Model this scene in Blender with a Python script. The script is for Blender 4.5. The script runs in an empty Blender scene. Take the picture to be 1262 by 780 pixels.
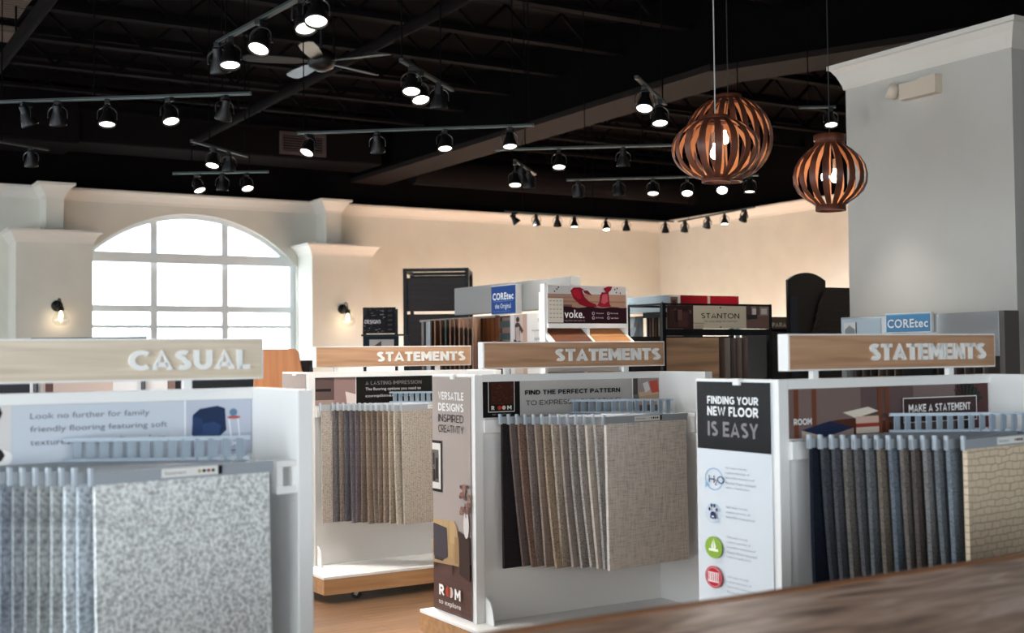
import bpy, bmesh, math, random
from mathutils import Vector, Matrix

random.seed(7)
PI = math.pi
scene = bpy.context.scene
COL = scene.collection

# ------------------------------------------------------------------ camera
H = 1.55; F0 = 1500.0; PIT, ROL = .031, .0109; A0 = math.radians(31.2)
_fw0 = Vector((math.sin(A0), math.cos(A0), 0)); _rt = Vector((math.cos(A0), -math.sin(A0), 0)); _z = Vector((0, 0, 1))
_FW = math.cos(PIT)*_fw0 + math.sin(PIT)*_z
_UP = -math.sin(PIT)*_fw0 + math.cos(PIT)*_z
_CR = _rt*math.cos(ROL) - _UP*math.sin(ROL)
_CU = _rt*math.sin(ROL) + _UP*math.cos(ROL)
EYE = Vector((0, 0, H))
cam_d = bpy.data.cameras.new('camera'); cam = bpy.data.objects.new('camera', cam_d); COL.objects.link(cam)
m = Matrix((( _CR.x, _CU.x, -_FW.x, EYE.x), (_CR.y, _CU.y, -_FW.y, EYE.y), (_CR.z, _CU.z, -_FW.z, EYE.z), (0, 0, 0, 1)))
cam.matrix_world = m
cam_d.sensor_fit = 'HORIZONTAL'; cam_d.sensor_width = 36.0; cam_d.lens = F0/1262*36
cam_d.clip_start = .05; cam_d.clip_end = 200
cam_d.dof.use_dof = True; cam_d.dof.focus_distance = 7.2; cam_d.dof.aperture_fstop = 2.5
scene.camera = cam

scene.view_settings.view_transform = 'Standard'
scene.view_settings.look = 'None'
scene.view_settings.gamma = 1.0
scene.view_settings.use_curve_mapping = False
scene.view_settings.exposure = 0.45

# ------------------------------------------------------------------ sky (overcast daylight outside) and light levels
W_STRENGTH = 7.0
SPOT_W = 100.0
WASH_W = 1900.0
world = bpy.data.worlds.new('sky'); scene.world = world; world.use_nodes = True
bg = world.node_tree.nodes['Background']
bg.inputs[0].default_value = (.83, .925, 1.0, 1); bg.inputs[1].default_value = W_STRENGTH

def portal(loc, rot, sx, sy):
    l = bpy.data.lights.new('daylight_opening', 'AREA'); l.shape = 'RECTANGLE'; l.size = sx; l.size_y = sy
    l.cycles.is_portal = True
    o = bpy.data.objects.new('daylight_opening', l); o.location = loc; o.rotation_euler = rot; COL.objects.link(o)

# points on known planes / heights
def ray(px, py):
    X, Y = px-631, 390-py
    return _FW*F0 + _CR*X + _CU*Y
def atz(px, py, z):
    d = ray(px, py); return EYE + d*((z-H)/d.z)
def aty(px, py, y):
    d = ray(px, py); return EYE + d*(y/d.y)
def atx(px, py, x):
    d = ray(px, py); return EYE + d*(x/d.x)
def atD(px, py, D):
    return EYE + ray(px, py)*(D/F0)

# ------------------------------------------------------------------ materials
def lin(c):
    return c/12.92 if c <= .04045 else ((c+.055)/1.055)**2.4
def hx(h):
    h = h.lstrip('#'); return tuple(lin(int(h[i:i+2], 16)/255) for i in (0, 2, 4)) + (1,)
MATS = {}
def mat(h, rough=.6, metal=0, spec=.5, key=None):
    k = key or (h, rough, metal, spec)
    if k in MATS: return MATS[k]
    M = bpy.data.materials.new('paint_'+str(len(MATS))); M.use_nodes = True
    b = M.node_tree.nodes['Principled BSDF']
    b.inputs['Base Color'].default_value = hx(h); b.inputs['Roughness'].default_value = rough
    b.inputs['Metallic'].default_value = metal; b.inputs['Specular IOR Level'].default_value = spec
    MATS[k] = M
    return M
def nodes(M): return M.node_tree.nodes, M.node_tree.links
def ramp(n, stops):
    r = n.new('ShaderNodeValToRGB'); e = r.color_ramp.elements
    e[0].position, e[0].color = stops[0][0], hx(stops[0][1]); e[1].position, e[1].color = stops[-1][0], hx(stops[-1][1])
    for p, c in stops[1:-1]:
        x = e.new(p); x.color = hx(c)
    return r
def noise_mat(name, stops, scale, stretch=(1, 1, 1), detail=4, rough=.6, bump=0, bdist=.002, spec=.3, coord='Object', dist=0):
    if name in MATS: return MATS[name]
    M = bpy.data.materials.new(name); M.use_nodes = True; n, l = nodes(M); b = n['Principled BSDF']
    tc = n.new('ShaderNodeTexCoord'); mp = n.new('ShaderNodeMapping'); mp.inputs['Scale'].default_value = stretch
    l.new(tc.outputs[coord], mp.inputs[0])
    nz = n.new('ShaderNodeTexNoise'); nz.inputs['Scale'].default_value = scale; nz.inputs['Detail'].default_value = detail
    nz.inputs['Distortion'].default_value = dist
    l.new(mp.outputs[0], nz.inputs['Vector'])
    r = ramp(n, stops); l.new(nz.outputs['Fac'], r.inputs[0]); l.new(r.outputs[0], b.inputs['Base Color'])
    b.inputs['Roughness'].default_value = rough; b.inputs['Specular IOR Level'].default_value = spec
    if bump:
        bp = n.new('ShaderNodeBump'); bp.inputs['Strength'].default_value = bump; bp.inputs['Distance'].default_value = bdist
        l.new(nz.outputs['Fac'], bp.inputs['Height']); l.new(bp.outputs[0], b.inputs['Normal'])
    MATS[name] = M
    return M
def wood(name, a, b_, c, axis='x', scale=3, rough=.5):
    st = {'x': (.12, 2.2, 2.2), 'y': (2.2, .12, 2.2), 'z': (2.2, 2.2, .12)}[axis]
    return noise_mat(name, [(.3, a), (.5, b_), (.72, c)], scale*4, st, 6, rough, .08, .001, .35, dist=.6)
def mixc(h, f):
    h = h.lstrip('#'); v = [max(0, min(255, int(int(h[i:i+2], 16)*f))) for i in (0, 2, 4)]
    return '#%02x%02x%02x' % tuple(v)
def carpet(h, kind='loop'):
    k = 'carpet_%s_%s' % (kind, h)
    if k in MATS: return MATS[k]
    if kind == 'shag':
        return noise_mat(k, [(.28, mixc(h, .74)), (.45, mixc(h, .93)), (.56, mixc(h, 1.06)), (.72, mixc(h, 1.14))], 85, (1, 1, 1), 3, .95, 1.0, .006, .05)
    M = bpy.data.materials.new(k); M.use_nodes = True; n, l = nodes(M); b = n['Principled BSDF']
    tc = n.new('ShaderNodeTexCoord')
    b.inputs['Roughness'].default_value = .95; b.inputs['Specular IOR Level'].default_value = .05
    if kind == 'linen':       # woven slubby look: two stretched noises
        outs = []
        for st in ((14, 14, 170), (150, 150, 16)):
            mp = n.new('ShaderNodeMapping'); mp.inputs['Scale'].default_value = st; l.new(tc.outputs['Object'], mp.inputs[0])
            nz = n.new('ShaderNodeTexNoise'); nz.inputs['Scale'].default_value = 1.0; nz.inputs['Detail'].default_value = 3
            l.new(mp.outputs[0], nz.inputs['Vector']); outs.append(nz.outputs['Fac'])
        ad = n.new('ShaderNodeMath'); ad.operation = 'ADD'; l.new(outs[0], ad.inputs[0]); l.new(outs[1], ad.inputs[1])
        hlf = n.new('ShaderNodeMath'); hlf.operation = 'MULTIPLY'; hlf.inputs[1].default_value = .5; l.new(ad.outputs[0], hlf.inputs[0])
        r = ramp(n, [(.34, mixc(h, .80)), (.46, mixc(h, .97)), (.62, mixc(h, 1.06))]); fac = hlf.outputs[0]
    elif kind == 'cable':     # chunky uneven rows
        nz = n.new('ShaderNodeTexNoise'); nz.inputs['Scale'].default_value = 14; nz.inputs['Detail'].default_value = 2; l.new(tc.outputs['Object'], nz.inputs['Vector'])
        sc = n.new('ShaderNodeVectorMath'); sc.operation = 'MULTIPLY_ADD'; sc.inputs[1].default_value = (.05, .05, .026); l.new(nz.outputs['Color'], sc.inputs[0]); l.new(tc.outputs['Object'], sc.inputs[2])
        sx = n.new('ShaderNodeSeparateXYZ'); l.new(sc.outputs[0], sx.inputs[0]); cx = n.new('ShaderNodeCombineXYZ'); l.new(sx.outputs[0], cx.inputs[0]); l.new(sx.outputs[2], cx.inputs[1])
        br = n.new('ShaderNodeTexBrick'); br.inputs['Scale'].default_value = 1; br.inputs['Brick Width'].default_value = .05; br.inputs['Row Height'].default_value = .026
        br.inputs['Mortar Size'].default_value = .004; br.inputs['Mortar Smooth'].default_value = 1; br.inputs['Color1'].default_value = (1, 1, 1, 1); br.inputs['Color2'].default_value = (.8, .8, .8, 1); br.inputs['Mortar'].default_value = (0, 0, 0, 1)
        l.new(cx.outputs[0], br.inputs['Vector'])
        bw = n.new('ShaderNodeRGBToBW'); l.new(br.outputs['Color'], bw.inputs[0])
        r = ramp(n, [(.05, mixc(h, .86)), (.5, mixc(h, .97)), (.95, mixc(h, 1.04))]); fac = bw.outputs[0]
    else:                     # fine loop pile
        mp = n.new('ShaderNodeMapping'); mp.inputs['Scale'].default_value = (70, 70, 130); l.new(tc.outputs['Object'], mp.inputs[0])
        vo = n.new('ShaderNodeTexVoronoi'); vo.inputs['Randomness'].default_value = .5; vo.inputs['Scale'].default_value = 1
        l.new(mp.outputs[0], vo.inputs['Vector'])
        inv = n.new('ShaderNodeMath'); inv.operation = 'SUBTRACT'; inv.inputs[0].default_value = 1; l.new(vo.outputs['Distance'], inv.inputs[1])
        r = ramp(n, [(.25, mixc(h, .80)), (.6, h), (.95, mixc(h, 1.1))]); fac = inv.outputs[0]
    l.new(fac, r.inputs[0]); l.new(r.outputs[0], b.inputs['Base Color'])
    bp = n.new('ShaderNodeBump'); bp.inputs['Strength'].default_value = .8; bp.inputs['Distance'].default_value = (.003 if kind == 'cable' else .003)
    l.new(fac, bp.inputs['Height']); l.new(bp.outputs[0], b.inputs['Normal'])
    MATS[k] = M
    return M
def emit(name, color, s):
    if name in MATS: return MATS[name]
    M = bpy.data.materials.new(name); M.use_nodes = True; b = M.node_tree.nodes['Principled BSDF']
    b.inputs['Base Color'].default_value = (.8, .8, .8, 1); b.inputs['Emission Color'].default_value = color; b.inputs['Emission Strength'].default_value = s
    MATS[name] = M
    return M
def glass(name, tint=(1, 1, 1, 1), gloss=.08, rough=.02):
    if name in MATS: return MATS[name]
    M = bpy.data.materials.new(name); M.use_nodes = True; n, l = nodes(M); n.remove(n['Principled BSDF'])
    t = n.new('ShaderNodeBsdfTransparent'); t.inputs[0].default_value = tint
    g = n.new('ShaderNodeBsdfGlossy'); g.inputs['Roughness'].default_value = rough
    fr = n.new('ShaderNodeLayerWeight'); fr.inputs[0].default_value = .5
    pw = n.new('ShaderNodeMath'); pw.operation = 'POWER'; pw.inputs[1].default_value = 5; l.new(fr.outputs['Facing'], pw.inputs[0])
    mu = n.new('ShaderNodeMath'); mu.operation = 'MULTIPLY_ADD'; mu.inputs[1].default_value = .3; mu.inputs[2].default_value = gloss*.25; l.new(pw.outputs[0], mu.inputs[0])
    mx = n.new('ShaderNodeMixShader'); l.new(mu.outputs[0], mx.inputs[0]); l.new(t.outputs[0], mx.inputs[1]); l.new(g.outputs[0], mx.inputs[2])
    l.new(mx.outputs[0], n['Material Output'].inputs[0])
    MATS[name] = M
    return M
def plaster(name, h, bump=.05):
    return noise_mat(name, [(.3, mixc(h, .985)), (.7, mixc(h, 1.01))], 3, (1, 1, 1), 5, .85, bump, .002, .2)

WHITE = mat('#e9e7e4', .45)
WHITE2 = mat('#d9d6d2', .5)
BLACK = mat('#0d0c0d', .45)
BLACKM = mat('#080708', .45, 0, .3)
PRINTW = mat('#f2f1ef', .4)
CEIL = mat('#0a0809', .95, spec=.02)
CEIL2 = mat('#0f0c0d', .9, spec=.04)
GREYP = mat('#8f8f93', .5)
CLEAR = glass('clear_plastic', (.80, .88, .95, 1), .10, .1)
LAM = wood('laminate_oak', '#a07a5c', '#b2896a', '#bf9879', 'x', 4)
LAMP_ = wood('laminate_pale_oak', '#c4b29c', '#d2c1ab', '#decfba', 'x', 4)
BASEW = wood('base_oak', '#9a7048', '#aa7f57', '#b98e66', 'x', 3)

# ------------------------------------------------------------------ mesh builder
_font_cache = {}
def text_geo(s, off):
    k = (s, off)
    if k in _font_cache: return _font_cache[k]
    cu = bpy.data.curves.new('t', 'FONT'); cu.body = s; cu.offset = off*.62; cu.space_character = 1+off*2.4; cu.resolution_u = 3
    o = bpy.data.objects.new('t', cu)
    me = bpy.data.meshes.new_from_object(o)
    vs = [(v.co.x, v.co.y) for v in me.vertices]; fs = [tuple(p.vertices) for p in me.polygons]
    bpy.data.objects.remove(o); bpy.data.curves.remove(cu); bpy.data.meshes.remove(me)
    if vs:
        x0 = min(v[0] for v in vs); x1 = max(v[0] for v in vs); y0 = min(v[1] for v in vs); y1 = max(v[1] for v in vs)
    else: x0 = x1 = y0 = y1 = 0
    _font_cache[k] = (vs, fs, x0, x1, y0, y1)
    return _font_cache[k]

def _arc(cx, cy, rx, ry, a0, a1, n=10):
    return [(cx+rx*math.cos(math.radians(a0+(a1-a0)*i/n)), cy+ry*math.sin(math.radians(a0+(a1-a0)*i/n))) for i in range(n+1)]
def caps_geo(txt, t, gap=.11):
    """bold geometric capitals drawn as broad strokes of width t (cap height 1)"""
    h = t/2; lo, hi, md = h, 1-h, .5
    G = {
     'A': (.86, [[(h*.9, 0), (.43, 1-h*.2), (.86-h*.9, 0)], [(.2, .27), (.66, .27)]]),
     'B': (.70, [[(h, 0), (h, 1)], [(h, hi), (.38, hi)]+_arc(.38, .745, .2, .255-h, 90, -90, 8)+[(h, md)], [(.38, md)]+_arc(.41, .255, .24, .255-h, 90, -90, 8)+[(h, lo)]]),
     'C': (.80, [_arc(.5, .5, .5-h, .5-h, 48, 312, 18)]),
     'D': (.78, [[(h, 0), (h, 1)], [(h, hi), (.32, hi)]+_arc(.32, .5, .46-h, .5-h, 90, -90, 12)+[(h, lo)]]),
     'E': (.62, [[(h, 0), (h, 1)], [(h, hi), (.60, hi)], [(h, md), (.55, md)], [(h, lo), (.62, lo)]]),
     'F': (.60, [[(h, 0), (h, 1)], [(h, hi), (.60, hi)], [(h, .46), (.54, .46)]]),
     'G': (.86, [_arc(.5, .5, .5-h, .5-h, 48, 330, 18)+[(.86-h, .46)], [(.5, .46), (.86, .46)]]),
     'H': (.76, [[(h, 0), (h, 1)], [(.76-h, 0), (.76-h, 1)], [(h, md), (.76-h, md)]]),
     'I': (t, [[(h, 0), (h, 1)]]),
     'K': (.76, [[(h, 0), (h, 1)], [(h, .36), (.70, 1)], [(.27, .55), (.72, 0)]]),
     'L': (.58, [[(h, 0), (h, 1)], [(h, lo), (.58, lo)]]),
     'M': (.92, [[(h, 0), (h, 1)], [(.92-h, 0), (.92-h, 1)], [(h, .96), (.46, .36), (.92-h, .96)]]),
     'N': (.80, [[(h, 0), (h, 1)], [(.80-h, 0), (.80-h, 1)], [(h, .95), (.80-h, .05)]]),
     'O': (1.0, [_arc(.5, .5, .5-h, .5-h, 0, 360, 26)]),
     'P': (.70, [[(h, 0), (h, 1)], [(h, hi), (.40, hi)]+_arc(.40, .66, .28-h*.6, .34-h, 90, -90, 8)+[(h, .32+h)]]),
     'R': (.74, [[(h, 0), (h, 1)], [(h, hi), (.40, hi)]+_arc(.40, .67, .28-h*.6, .33-h, 90, -90, 8)+[(h, .34+h)], [(.36, .42), (.70, 0)]]),
     'S': (.68, [_arc(.34, .73, .33-h, .27-h, 38, 90, 4)[:-1]+_arc(.34, .735, .31-h, .265-h, 90, 262, 8)+_arc(.345, .27, .335-h, .27-h, 82, -90, 9)[1:]+_arc(.34, .27, .33-h, .27-h, -90, -142, 4)[1:]]),
     'T': (.68, [[(0, hi), (.68, hi)], [(.34, 0), (.34, 1)]]),
     'U': (.78, [[(h, 1), (h, .4)]+_arc(.39, .39, .39-h, .39-h, 180, 360, 12)+[(.78-h, 1)]]),
     'V': (.84, [[(h*.9, 1), (.42, h*.2), (.84-h*.9, 1)]]),
     'W': (1.2, [[(h*.9, 1), (.32, h*.2), (.6, .95), (.88, h*.2), (1.2-h*.9, 1)]]),
     'X': (.78, [[(h, 0), (.78-h, 1)], [(h, 1), (.78-h, 0)]]),
     'Y': (.80, [[(h, 1), (.40, .42), (.80-h, 1)], [(.40, 0), (.40, .46)]]),
     '!': (t, [[(h, .34), (h, 1)], [(h, 0), (h, .2)]]),
    }
    V = []; F = []; x = 0; outl = []
    for ch in txt:
        if ch == ' ': x += .38; continue
        w, strokes = G[ch]
        for st in strokes:
            pts = [Vector((p[0], p[1])) for p in st]; n = len(pts); L = []; R = []
            closed = (pts[0]-pts[-1]).length < 1e-6
            for i, p in enumerate(pts):
                a = pts[i-1] if i else (pts[-2] if closed else None); b = pts[i+1] if i < n-1 else (pts[1] if closed else None)
                d0 = (p-a).normalized() if a is not None else None; d1 = (b-p).normalized() if b is not None else None
                d0 = d0 or d1; d1 = d1 or d0
                n0 = Vector((-d0.y, d0.x)); n1 = Vector((-d1.y, d1.x)); m_ = (n0+n1)
                m_ = m_.normalized() if m_.length > 1e-6 else n0
                k = min(h/max(.35, m_.dot(n0)), h*1.8)
                L.append(p+m_*k); R.append(p-m_*k)
            b0 = len(V)
            for l_, r_ in zip(L, R):
                for q in (l_, r_): V.append((x+q.x, max(0, min(1, q.y))))
            fs = [(b0+2*i, b0+2*i+1, b0+2*i+3, b0+2*i+2) for i in range(n-1)]
            F += fs
        x += w+gap
    return V, F, 0, x-gap, 0, 1
class MB:
    def __init__(s): s.v = []; s.f = []; s.m = []; s.sm = []
    def add(s, vs, fs, mi=0, smooth=False):
        b = len(s.v); s.v += [tuple(p) for p in vs]
        for f in fs: s.f.append(tuple(b+i for i in f)); s.m.append(mi); s.sm.append(smooth)
        return s
    def box(s, x0, y0, z0, x1, y1, z1, mi=0, bev=0, M=None):
        if bev:
            bm = bmesh.new(); bmesh.ops.create_cube(bm, size=1)
            for v in bm.verts: v.co = Vector(((x0+x1)/2+v.co.x*(x1-x0), (y0+y1)/2+v.co.y*(y1-y0), (z0+z1)/2+v.co.z*(z1-z0)))
            bmesh.ops.bevel(bm, geom=list(bm.edges), offset=bev, segments=2, affect='EDGES', profile=.6)
            bm.verts.index_update()
            vs = [v.co.copy() for v in bm.verts]; fs = [[v.index for v in f.verts] for f in bm.faces]; bm.free()
        else:
            vs = [Vector(p) for p in ((x0,y0,z0),(x1,y0,z0),(x1,y1,z0),(x0,y1,z0),(x0,y0,z1),(x1,y0,z1),(x1,y1,z1),(x0,y1,z1))]
            fs = [(0,3,2,1),(4,5,6,7),(0,1,5,4),(1,2,6,5),(2,3,7,6),(3,0,4,7)]
        if M is not None: vs = [M @ v for v in vs]
        return s.add(vs, fs, mi)
    def bar(s, a, b, w, h, mi=0):         # rectangular bar between two points, h along world z where possible
        a, b = Vector(a), Vector(b); d = (b-a).normalized()
        up = Vector((0, 0, 1)) if abs(d.z) < .95 else Vector((1, 0, 0))
        sx = d.cross(up).normalized()*w/2; sy = sx.cross(d).normalized()*h/2
        vs = [a-sx-sy, a+sx-sy, a+sx+sy, a-sx+sy, b-sx-sy, b+sx-sy, b+sx+sy, b-sx+sy]
        return s.add(vs, [(0,1,2,3),(7,6,5,4),(0,4,5,1),(1,5,6,2),(2,6,7,3),(3,7,4,0)], mi)
    def tube(s, pts, r, seg=10, mi=0, cap=True):
        pts = [Vector(p) for p in pts]; n = len(pts); rs = r if isinstance(r, (list, tuple)) else [r]*n
        vs = []; ref = None
        for i, p in enumerate(pts):
            d = (pts[min(i+1, n-1)]-pts[max(i-1, 0)]).normalized()
            if ref is None:
                ref = d.orthogonal().normalized()
            x = (ref - d*ref.dot(d)).normalized(); ref = x; y = d.cross(x)
            for k in range(seg):
                a = 2*PI*k/seg; vs.append(p + (x*math.cos(a)+y*math.sin(a))*rs[i])
        fs = []
        for i in range(n-1):
            for k in range(seg):
                fs.append((i*seg+k, i*seg+(k+1) % seg, (i+1)*seg+(k+1) % seg, (i+1)*seg+k))
        s.add(vs, fs, mi, True)
        if cap:
            s.add(vs[:seg], [tuple(range(seg-1, -1, -1))], mi); s.add(vs[-seg:], [tuple(range(seg))], mi)
        return s
    def lathe(s, prof, seg=20, c=(0, 0, 0), mi=0, M=None):
        vs = []; fs = []; n = len(prof)
        for (r, z) in prof:
            for k in range(seg):
                a = 2*PI*k/seg; v = Vector((c[0]+r*math.cos(a), c[1]+r*math.sin(a), c[2]+z))
                vs.append(M @ v if M is not None else v)
        for i in range(n-1):
            for k in range(seg):
                fs.append((i*seg+k, i*seg+(k+1) % seg, (i+1)*seg+(k+1) % seg, (i+1)*seg+k))
        return s.add(vs, fs, mi, True)
    def prism(s, poly, fn, h0, h1, mi=0):   # fn(u, v, h) -> 3D
        n = len(poly); vs = [Vector(fn(u, v, h0)) for u, v in poly]+[Vector(fn(u, v, h1)) for u, v in poly]
        fs = [tuple(range(n-1, -1, -1)), tuple(range(n, 2*n))]+[(i, (i+1) % n, n+(i+1) % n, n+i) for i in range(n)]
        return s.add(vs, fs, mi)
    def text(s, txt, fn, x0, z0, x1, z1, depth=.003, off=.02, mi=0):   # fitted into the box; fn(u, v, h)
        vs, fs, a0, a1, b0, b1 = caps_geo(txt, .12+min(off, .05)*2.6) if txt.replace(' ', '').replace('!', '').isalpha() and txt.isupper() else text_geo(txt, off)
        if not vs: return s
        sx = (x1-x0)/(a1-a0); sz = (z1-z0)/(b1-b0)
        top = [Vector(fn(x0+(u-a0)*sx, z0+(v-b0)*sz, depth)) for u, v in vs]
        s.add(top, fs, mi)
        if depth > .0015:
            bot = [Vector(fn(x0+(u-a0)*sx, z0+(v-b0)*sz, 0)) for u, v in vs]
            cnt = {}
            for f in fs:
                for i in range(len(f)):
                    e = (f[i], f[(i+1) % len(f)]); k = tuple(sorted(e)); cnt.setdefault(k, []).append(e)
            n = len(vs); side = [(e[0][1], e[0][0], n+e[0][0], n+e[0][1]) for k, e in cnt.items() if len(e) == 1]
            s.add(top+bot, side, mi)
        return s
    def build(s, name, mats, parent=None, loc=(0, 0, 0), rot=(0, 0, 0), label=None):
        me = bpy.data.meshes.new(name); me.from_pydata([tuple(p) for p in s.v], [], s.f); 
        if not isinstance(mats, (list, tuple)): mats = [mats]
        for q in mats: me.materials.append(q)
        me.polygons.foreach_set('material_index', s.m); me.polygons.foreach_set('use_smooth', s.sm)
        bm = bmesh.new(); bm.from_mesh(me)
        if len(bm.faces) < 4000: bmesh.ops.recalc_face_normals(bm, faces=bm.faces) if not getattr(s, 'keep', False) else None
        bm.to_mesh(me); bm.free(); me.update()
        o = bpy.data.objects.new(name, me); COL.objects.link(o); o.location = loc; o.rotation_euler = rot
        if parent is not None: o.parent = parent
        if label: o['label'] = label
        return o
def tag(o, label=None, cat=None, group=None, kind=None):
    if label: o['label'] = label
    if cat: o['category'] = cat
    if group: o['group'] = group
    if kind: o['kind'] = kind
    return o
def thing(name, label, cat, loc=(0, 0, 0), rz=0, group=None):
    o = bpy.data.objects.new(name, None); COL.objects.link(o); o.location = loc; o.rotation_euler = (0, 0, rz); o.empty_display_size = .1
    return tag(o, label, cat, group)
def struct(mb, name, mats, **k):
    return tag(mb.build(name, mats, **k), kind='structure')

class Print:
    """A printed sheet: flat patches of ink and lettering on one board, u to the right and v downwards in 0..1. Faces local -y."""
    def __init__(s, w, h, stock='#f2f1ef', th=.004, rough=.45, vm=1):
        s.w, s.h = w, h; s.mb = MB(); s.mats = [mat(stock, rough, 0, .15)]; s.k = 0; s.rough = rough; s.th = th; s.vm = vm
        s.mb.box(0, 0, (1-vm)*h, w, th, h, 0); s.mb.keep = False
    def mi(s, c):
        q = c if not isinstance(c, str) else mat(c, s.rough, 0, .15)
        if q not in s.mats: s.mats.append(q)
        return s.mats.index(q)
    def lay(s): s.k += 1; return -.00045*s.k
    def P(s, u, v, y): return (u*s.w, y, (1-min(v, s.vm))*s.h)
    def poly(s, pts, c):
        y = s.lay(); s.mb.add([s.P(u, v, y) for u, v in pts], [tuple(range(len(pts)))], s.mi(c)); return s
    def rect(s, u0, v0, u1, v1, c):
        if v0 >= s.vm: return s
        return s.poly([(u0, v1), (u1, v1), (u1, v0), (u0, v0)], c)
    def ell(s, u, v, ru, rv, c, n=20): return s.poly([(u+ru*math.cos(2*PI*i/n), v-rv*math.sin(2*PI*i/n)) for i in range(n)], c)
    def frame(s, u0, v0, u1, v1, t, c):
        tv = t*s.w/s.h
        y = s.lay(); i = s.mi(c)
        for a in ((u0, v0, u1, v0+tv), (u0, v1-tv, u1, v1), (u0, v0, u0+t, v1), (u1-t, v0, u1, v1)):
            s.mb.add([s.P(a[0], a[3], y), s.P(a[2], a[3], y), s.P(a[2], a[1], y), s.P(a[0], a[1], y)], [(0, 1, 2, 3)], i)
        return s
    def ring(s, u, v, ru, rv, c, t=.2, n=24):
        y = s.lay(); i = s.mi(c); vs = []
        for k in range(n):
            a = 2*PI*k/n
            vs += [s.P(u+ru*math.cos(a), v+rv*math.sin(a), y), s.P(u+ru*(1-t)*math.cos(a), v+rv*(1-t)*math.sin(a), y)]
        s.mb.add(vs, [(2*k, 2*k+1, (2*k+3) % (2*n), (2*k+2) % (2*n)) for k in range(n)], i); return s
    def text(s, u0, v0, u1, v1, t, c, off=.012):
        y = s.lay()
        s.mb.text(t, lambda a, b, h: (a, y, b), u0*s.w, (1-v1)*s.h, u1*s.w, (1-v0)*s.h, 0, off, s.mi(c)); return s
    def build(s, name, parent=None, loc=(0, 0, 0), rot=(0, 0, 0), label=None):
        return s.mb.build(name, s.mats, parent, loc, rot, label)

# ================================================================== SETTING
Yw = 18.2; Xr = 14.3; Xl = -3.6; Yf = -4.5; ZC = 4.0; ZD = 5.3
WALLM = plaster('wall_plaster', '#d7d4c9')
WALLC = plaster('wall_plaster_grey', '#c3c0b9')
TRIMM = mat('#dad5cc', .5)
# floor of orange-brown planks
def plank_mat():
    M = bpy.data.materials.new('floor_planks'); M.use_nodes = True; n, l = nodes(M); b = n['Principled BSDF']
    tc = n.new('ShaderNodeTexCoord'); mp = n.new('ShaderNodeMapping'); l.new(tc.outputs['Object'], mp.inputs[0])
    br = n.new('ShaderNodeTexBrick'); br.inputs['Scale'].default_value = 1; br.inputs['Brick Width'].default_value = 1.2; br.inputs['Row Height'].default_value = .15
    br.inputs['Mortar Size'].default_value = .002; br.inputs['Color1'].default_value = hx('#8d6749'); br.inputs['Color2'].default_value = hx('#70513a'); br.inputs['Mortar'].default_value = hx('#4a2e1c')
    l.new(mp.outputs[0], br.inputs['Vector'])
    m2 = n.new('ShaderNodeMapping'); m2.inputs['Scale'].default_value = (1.5, 18, 1); l.new(tc.outputs['Object'], m2.inputs[0])
    nz = n.new('ShaderNodeTexNoise'); nz.inputs['Scale'].default_value = 2; nz.inputs['Detail'].default_value = 6; l.new(m2.outputs[0], nz.inputs['Vector'])
    r = ramp(n, [(.3, '#8a8a8a'), (.7, '#ffffff')]); l.new(nz.outputs['Fac'], r.inputs[0])
    mx = n.new('ShaderNodeMix'); mx.data_type = 'RGBA'; mx.blend_type = 'MULTIPLY'; mx.inputs[0].default_value = .8
    l.new(br.outputs['Color'], mx.inputs[6]); l.new(r.outputs[0], mx.inputs[7]); l.new(mx.outputs[2], b.inputs['Base Color'])
    b.inputs['Roughness'].default_value = .38
    return M
struct(MB().box(Xl-.3, Yf-.3, -.2, Xr+.3, Yw+.5, 0), 'floor', plank_mat())

# back wall with the arched opening
wc, whw, wsp, wtop, wsill = 5.40, 1.66, 2.96, 3.72, .55
rise = wtop-wsp; R_ = (whw**2+rise**2)/(2*rise)
def arch_z(x, d=0): return (wtop-R_) + math.sqrt(max(0, (R_+d)**2-(x-wc)**2))
mb = MB(); T0, T1 = Yw, Yw+.3
mb.box(Xl-.3, T0, 0, wc-whw, T1, ZC+.02); mb.box(wc+whw, T0, 0, Xr+.3, T1, ZC+.02); mb.box(wc-whw, T0, 0, wc+whw, T1, wsill)
N = 28
pts = [(wc-whw+2*whw*i/N, arch_z(wc-whw+2*whw*i/N)) for i in range(N+1)]
for (xa, za), (xb, zb) in zip(pts, pts[1:]):
    mb.prism([(xa, za), (xb, zb), (xb, ZC+.02), (xa, ZC+.02)], lambda u, v, h: (u, h, v), T0, T1)
struct(mb, 'wall_back', WALLM)
struct(MB().box(Xl-.3, Yw, ZC+.02, Xr+.3, Yw+.3, ZD), 'wall_back_upper', CEIL)
struct(MB().box(Xr, Yf, 0, Xr+.3, Yw, ZC), 'wall_right', WALLM)
struct(MB().box(Xr, Yf, ZC, Xr+.3, Yw, ZD), 'wall_right_upper', CEIL)
mb = MB(); x0 = Xl-.3; fops = [(-3.2, -.4), (.4, 3.2)]
for a, b in fops:
    mb.box(x0, Yf-.3, 0, a, Yf, ZD); mb.box(a, Yf-.3, 0, b, Yf, .5); mb.box(a, Yf-.3, 3.1, b, Yf, ZD); x0 = b
mb.box(x0, Yf-.3, 0, Xr+.3, Yf, ZD)
struct(mb, 'wall_front', WALLM)
for i, (a, b) in enumerate(fops):
    w = MB()
    for xx in (a+.03, (a+b)/2, b-.03): w.box(xx-.03, Yf-.2, .5, xx+.03, Yf-.1, 3.1)
    for zz in (.53, 2.2, 3.07): w.box(a, Yf-.2, zz-.03, b, Yf-.1, zz+.03)
    struct(w, 'window_%d' % (i+8), WHITE)
    portal(((a+b)/2, Yf-.05, 1.8), (PI/2, 0, 0), b-a, 2.6)
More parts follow.
